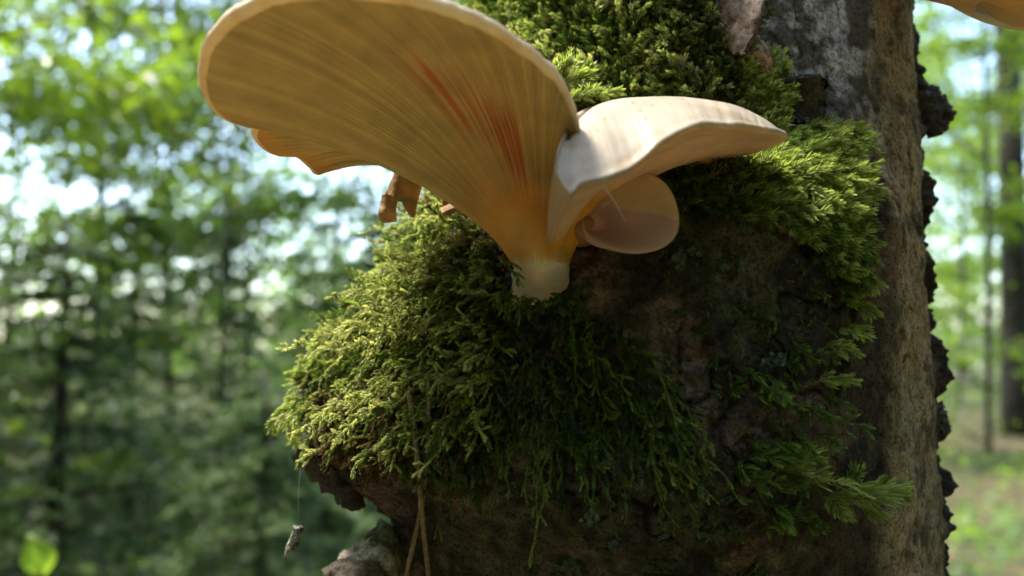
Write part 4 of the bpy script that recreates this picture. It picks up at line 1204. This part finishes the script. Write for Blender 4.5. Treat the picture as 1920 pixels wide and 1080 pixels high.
def leafy_tree_meshes(seed, height, crown_r, n_leaf, leaf, clear=0.3, trunk_r=0.12):
    rg = np.random.default_rng(seed)
    top = np.array([rg.normal(0, .2), rg.normal(0, .2), height])
    path = catmull([np.array([0, 0, -.2]), np.array([rg.normal(0, .08), rg.normal(0, .08), height * .35]), np.array([rg.normal(0, .15), rg.normal(0, .15), height * .7]), top], 16)
    parts = [tube(path, np.linspace(trunk_r, trunk_r * .18, 16), 10)]
    parts[0][0][:, :2] *= 1
    cents = []
    nb = 34
    for b in range(nb):
        f_ = clear + (1 - clear) * (b + rg.random()) / nb
        st = path[min(15, int(f_ * 15))]
        az = rg.uniform(0, 6.283)
        rr_ = crown_r * (0.35 + 0.75 * math.sin(min(1, (f_ - clear) / (1 - clear) + .12) * math.pi) ** .7) * rg.uniform(.7, 1.15)
        end = st + np.array([math.cos(az) * rr_, math.sin(az) * rr_, rr_ * rg.uniform(-.05, .5)])
        mid_ = (st + end) / 2 + ZUP * rr_ * .12
        bp = catmull([st, mid_, end], 8)
        parts.append(tube(bp, np.linspace(trunk_r * .28, .006, 8), 5))
        m = n_leaf // nb
        t_ = rg.uniform(.25, 1.05, m) ** .8
        bi = np.clip((t_ * 7).astype(int), 0, 7)
        c_ = bp[bi] + np.stack([rg.normal(0, .2 * crown_r, m), rg.normal(0, .2 * crown_r, m), rg.normal(0, .075 * crown_r, m)], -1) * (0.4 + t_)[:, None] * .42
        cents.append(c_)
    V, Fc = leaves(np.vstack(cents), leaf, rg)
    return merge(parts), (V, Fc)


def spruce_meshes(seed, height, r0, boughs=46):
    rg = np.random.default_rng(seed)
    parts = [tube(np.array([[0, 0, -.1], [0, 0, height * .5], [0, 0, height]]), [.05, .03, .006], 8)]
    lv = []
    for b in range(boughs):
        f_ = (b + rg.random()) / boughs * .93 + .03
        rr_ = r0 * (1 - f_) ** .75 * rg.uniform(.75, 1.2) + .06
        az = b * 2.399 + rg.normal(0, .2)
        o_ = np.array([math.cos(az), math.sin(az), 0])
        st = np.array([0, 0, height * f_])
        bp = catmull([st, st + o_ * rr_ * .5 + ZUP * rr_ * .03, st + o_ * rr_ - ZUP * rr_ * .28], 10)
        parts.append(tube(bp, np.linspace(.012, .003, 10), 4))
        sd = np.cross(o_, ZUP)
        for k in range(1, 10):
            for sg in (-1, 1):
                ln = rr_ * .36 * (1.05 - k / 11) + .04
                e_ = bp[k] + (sd * sg * .8 + o_ * .6 - ZUP * .22) * ln
                m = int(10 + ln * 60)
                tq = rg.random(m)[:, None]
                lv.append(bp[k] * (1 - tq) + e_ * tq + rg.normal(0, .010, (m, 3)))
    V, Fc = leaves(np.vstack(lv), .045, rg, .5, .35)
    return merge(parts), (V, Fc)


protos = {}


def proto(kind, maker, mt, ml):
    (tv_, tf_), (lv_, lf_) = maker
    t_ = mesh_arr('trunk', tv_, tf_, mt); c_ = mesh_arr('crown', lv_, lf_, ml, smooth_shade=False)
    protos[kind] = (t_.data, c_.data)
    bpy.data.objects.remove(t_); bpy.data.objects.remove(c_)


proto('beech_a', leafy_tree_meshes(1, 9.5, 2.5, 8200, .11, .10, .035), M_TRUNKBG, M_BEECH)
proto('beech_b', leafy_tree_meshes(2, 12.0, 2.9, 8200, .12, .16, .04), M_TRUNKBG, M_BEECH2)
proto('beech_c', leafy_tree_meshes(3, 6.0, 1.9, 8200, .09, .08, .03), M_TRUNKBG, M_BEECH2)
proto('bare', leafy_tree_meshes(4, 14.0, 2.4, 7000, .12, .45, .20), M_TRUNKBG, M_BEECH)
proto('spruce_a', spruce_meshes(5, 2.1, .95), M_TRUNKBG, M_SPRUCE)
proto('spruce_b', spruce_meshes(6, 3.4, 1.25, 60), M_TRUNKBG, M_SPRUCE)


def plant(kind, name, px, dist, label, cat, group, s=1.0, rot=None, lean=0.0):
    x = (px - 960) / F * dist; y = dist
    e = empty(name, (x, y, ground_z(x, y)))
    e.rotation_euler = (0, lean, rng.uniform(0, 6.28) if rot is None else rot)
    e.scale = (s, s, s)
    for nm, me in zip(('trunk', 'crown'), protos[kind]):
        o_ = bpy.data.objects.new(nm, me); COL.objects.link(o_); o_.parent = e
    return tag(e, label, cat, group)


BG = 'broadleaf trees in the blurred forest'
for kind, px, dist, s in [('beech_a', 330, 7.5, 1.0), ('beech_b', 462, 12, 1.0), ('beech_a', 30, 10, 1.0), ('beech_c', 170, 5.2, 1.0), ('beech_c', 640, 7.0, 1.0), ('beech_a', 760, 13, 1.1),
                          ('beech_b', -160, 13, 1.1), ('beech_a', 420, 25, 1.2), ('beech_b', 700, 24, 1.2), ('beech_c', -60, 6.5, 1.0), ('beech_c', 430, 4.4, .55), ('beech_c', 20, 4.0, .5),
                          ('beech_b', 1000, 22, 1.1), ('beech_a', 1250, 18, 1.1), ('beech_b', 1500, 24, 1.2)]:
    lk = {'beech_a': 'dense green broadleaf tree blurred in the forest beyond the large cap', 'beech_b': 'tall pale green broadleaf tree with sky gaps, blurred behind the others', 'beech_c': 'young low bright green tree blurred just behind the spruce saplings'}[kind]
    plant(kind, 'broadleaf_tree', px, dist, lk, 'tree', {'beech_a': 'dense trees beyond the large cap', 'beech_b': 'tall trees with sky gaps', 'beech_c': 'young trees behind the saplings'}[kind], s) if px < 900 else \
        plant(kind, 'broadleaf_tree', px, dist, 'green broadleaf tree standing behind the mossy trunk', 'tree', BG + ' behind the trunk', s)
plant('bare', 'forest_tree', 1897, 10.5, 'thick dark tree trunk blurred in the forest beside the mossy trunk', 'tree', None, 1.0)
plant('beech_c', 'slender_tree', 1842, 9.0, 'slender leaning tree blurred between the mossy trunk and thick dark one', 'tree', None, 1.3, lean=-.06)
for kind, px, dist, s in [('beech_b', 1790, 15, 1.0), ('beech_a', 1960, 12, 1.0), ('beech_b', 1850, 21, 1.2), ('beech_a', 2080, 18, 1.2), ('beech_b', 1740, 27, 1.2), ('beech_a', 1930, 28, 1.3), ('beech_c', 2150, 8, 1.0)]:
    plant(kind, 'broadleaf_tree', px, dist, 'blurred sunlit broadleaf tree far behind the thick dark trunk', 'tree', 'broadleaf trees beyond the dark trunk', s)
for kind, px, dist, s in [('spruce_a', 120, 2.3, .75), ('spruce_b', 420, 3.4, .55), ('spruce_a', 620, 3.0, .75), ('spruce_b', -120, 3.4, .6), ('spruce_b', 250, 4.6, .62), ('spruce_a', 500, 2.2, .55), ('spruce_a', 700, 4.2, .9)]:
    plant(kind, 'spruce_sapling', px, dist, 'dark green blurred spruce sapling low behind the burl', 'spruce sapling', 'spruce saplings in the undergrowth', s)

# single leaf on a seedling at the lower left
sd_ = empty('beech_seedling', (P(64, 1040, .80)[0], P(64, 1040, .80)[1], 0))
tag(sd_, 'bright green single leaf on a thin stem, blurred in front of the spruce saplings', 'seedling')
tip = P(64, 1078, .80)
v_, f_ = tube(catmull([np.array([tip[0] + .05, tip[1] + .03, -.02]), np.array([tip[0] + .02, tip[1] + .02, .5]), tip], 14), np.linspace(.003, .0012, 14), 6)
mesh_arr('stem', v_, f_, M_TRUNKBG, parent=sd_)
u_ = np.linspace(0, 1, 12)
wl = np.sin(u_ ** .8 * np.pi) * .020
base_, end_ = P(78, 1082, .80), P(48, 1004, .80)
ax_ = base_ + (end_ - base_) * u_[:, None]
sdv = unit(np.cross(end_ - base_, AFW + .3 * ZUP))
LV = np.stack([ax_ - sdv * wl[:, None] + AFW * .006, ax_ - sdv * wl[:, None] * .5, ax_ + AFW * .004, ax_ + sdv * wl[:, None] * .5, ax_ + sdv * wl[:, None] + AFW * .006], 1)
mesh_arr('leaf', LV.reshape(-1, 3), grid_faces(12, 5), M_BEECH2, parent=sd_)

# low plants over the forest floor
n_ = 26000
rr_ = 2.2 + 26 * rng.random(n_) ** 1.3; az_ = rng.uniform(-.95, .95, n_)
gc_ = np.stack([np.sin(az_) * rr_, np.cos(az_) * rr_, np.zeros(n_)], -1)
gh = 0.12 * fbm(gc_ * 0.35, 3, 5) * smooth(0.5, 4, rr_) + 0.9 * fbm(gc_ * 0.03, 2, 9) * smooth(8, 40, rr_)
patch = smooth(-.15, .2, fbm(gc_ * 0.6, 2, 55))
gc_[:, 2] = gh + rng.uniform(.02, .38, n_) * (.25 + patch)
V, Fc = leaves(gc_, .085, rng, .35)
tag(mesh_arr('undergrowth', V, Fc, M_BEECH, smooth_shade=False), 'low green plants covering the forest floor', 'undergrowth', kind='stuff')

# the wood closing the view, and an unseen ring behind the camera
def wood(n, half, inside, r0, r1, top, lo, slope, size, fq):
    az = rng.uniform(-half, half, n) if inside else rng.uniform(half, 2 * np.pi - half, n)
    rr = rng.uniform(r0, r1, n); zt = top * rng.random(n)
    c = np.stack([np.sin(az) * rr, np.cos(az) * rr, zt], -1)
    c = c[fbm(c * np.array([fq, fq, fq * 1.4]), 2, 66) > lo + slope * zt]
    return leaves(c, size, rng, 1.5, .7)


W1 = wood(60000, .9, True, 28, 44, 15, -.34, .072, .36, .55)
W2 = wood(50000, .9, False, 5, 13, 8.5, -.33, 0, .42, .30)  # leaf ring out of view, height and gaps set to limit sky light
V, Fc = merge([W1, W2])
tag(mesh_arr('wood_and_shade_ring', V, Fc, M_BEECH, smooth_shade=False), 'green wood of many far trees closing the view, plus an unseen nearer ring shading the trunk', 'wood', kind='stuff')
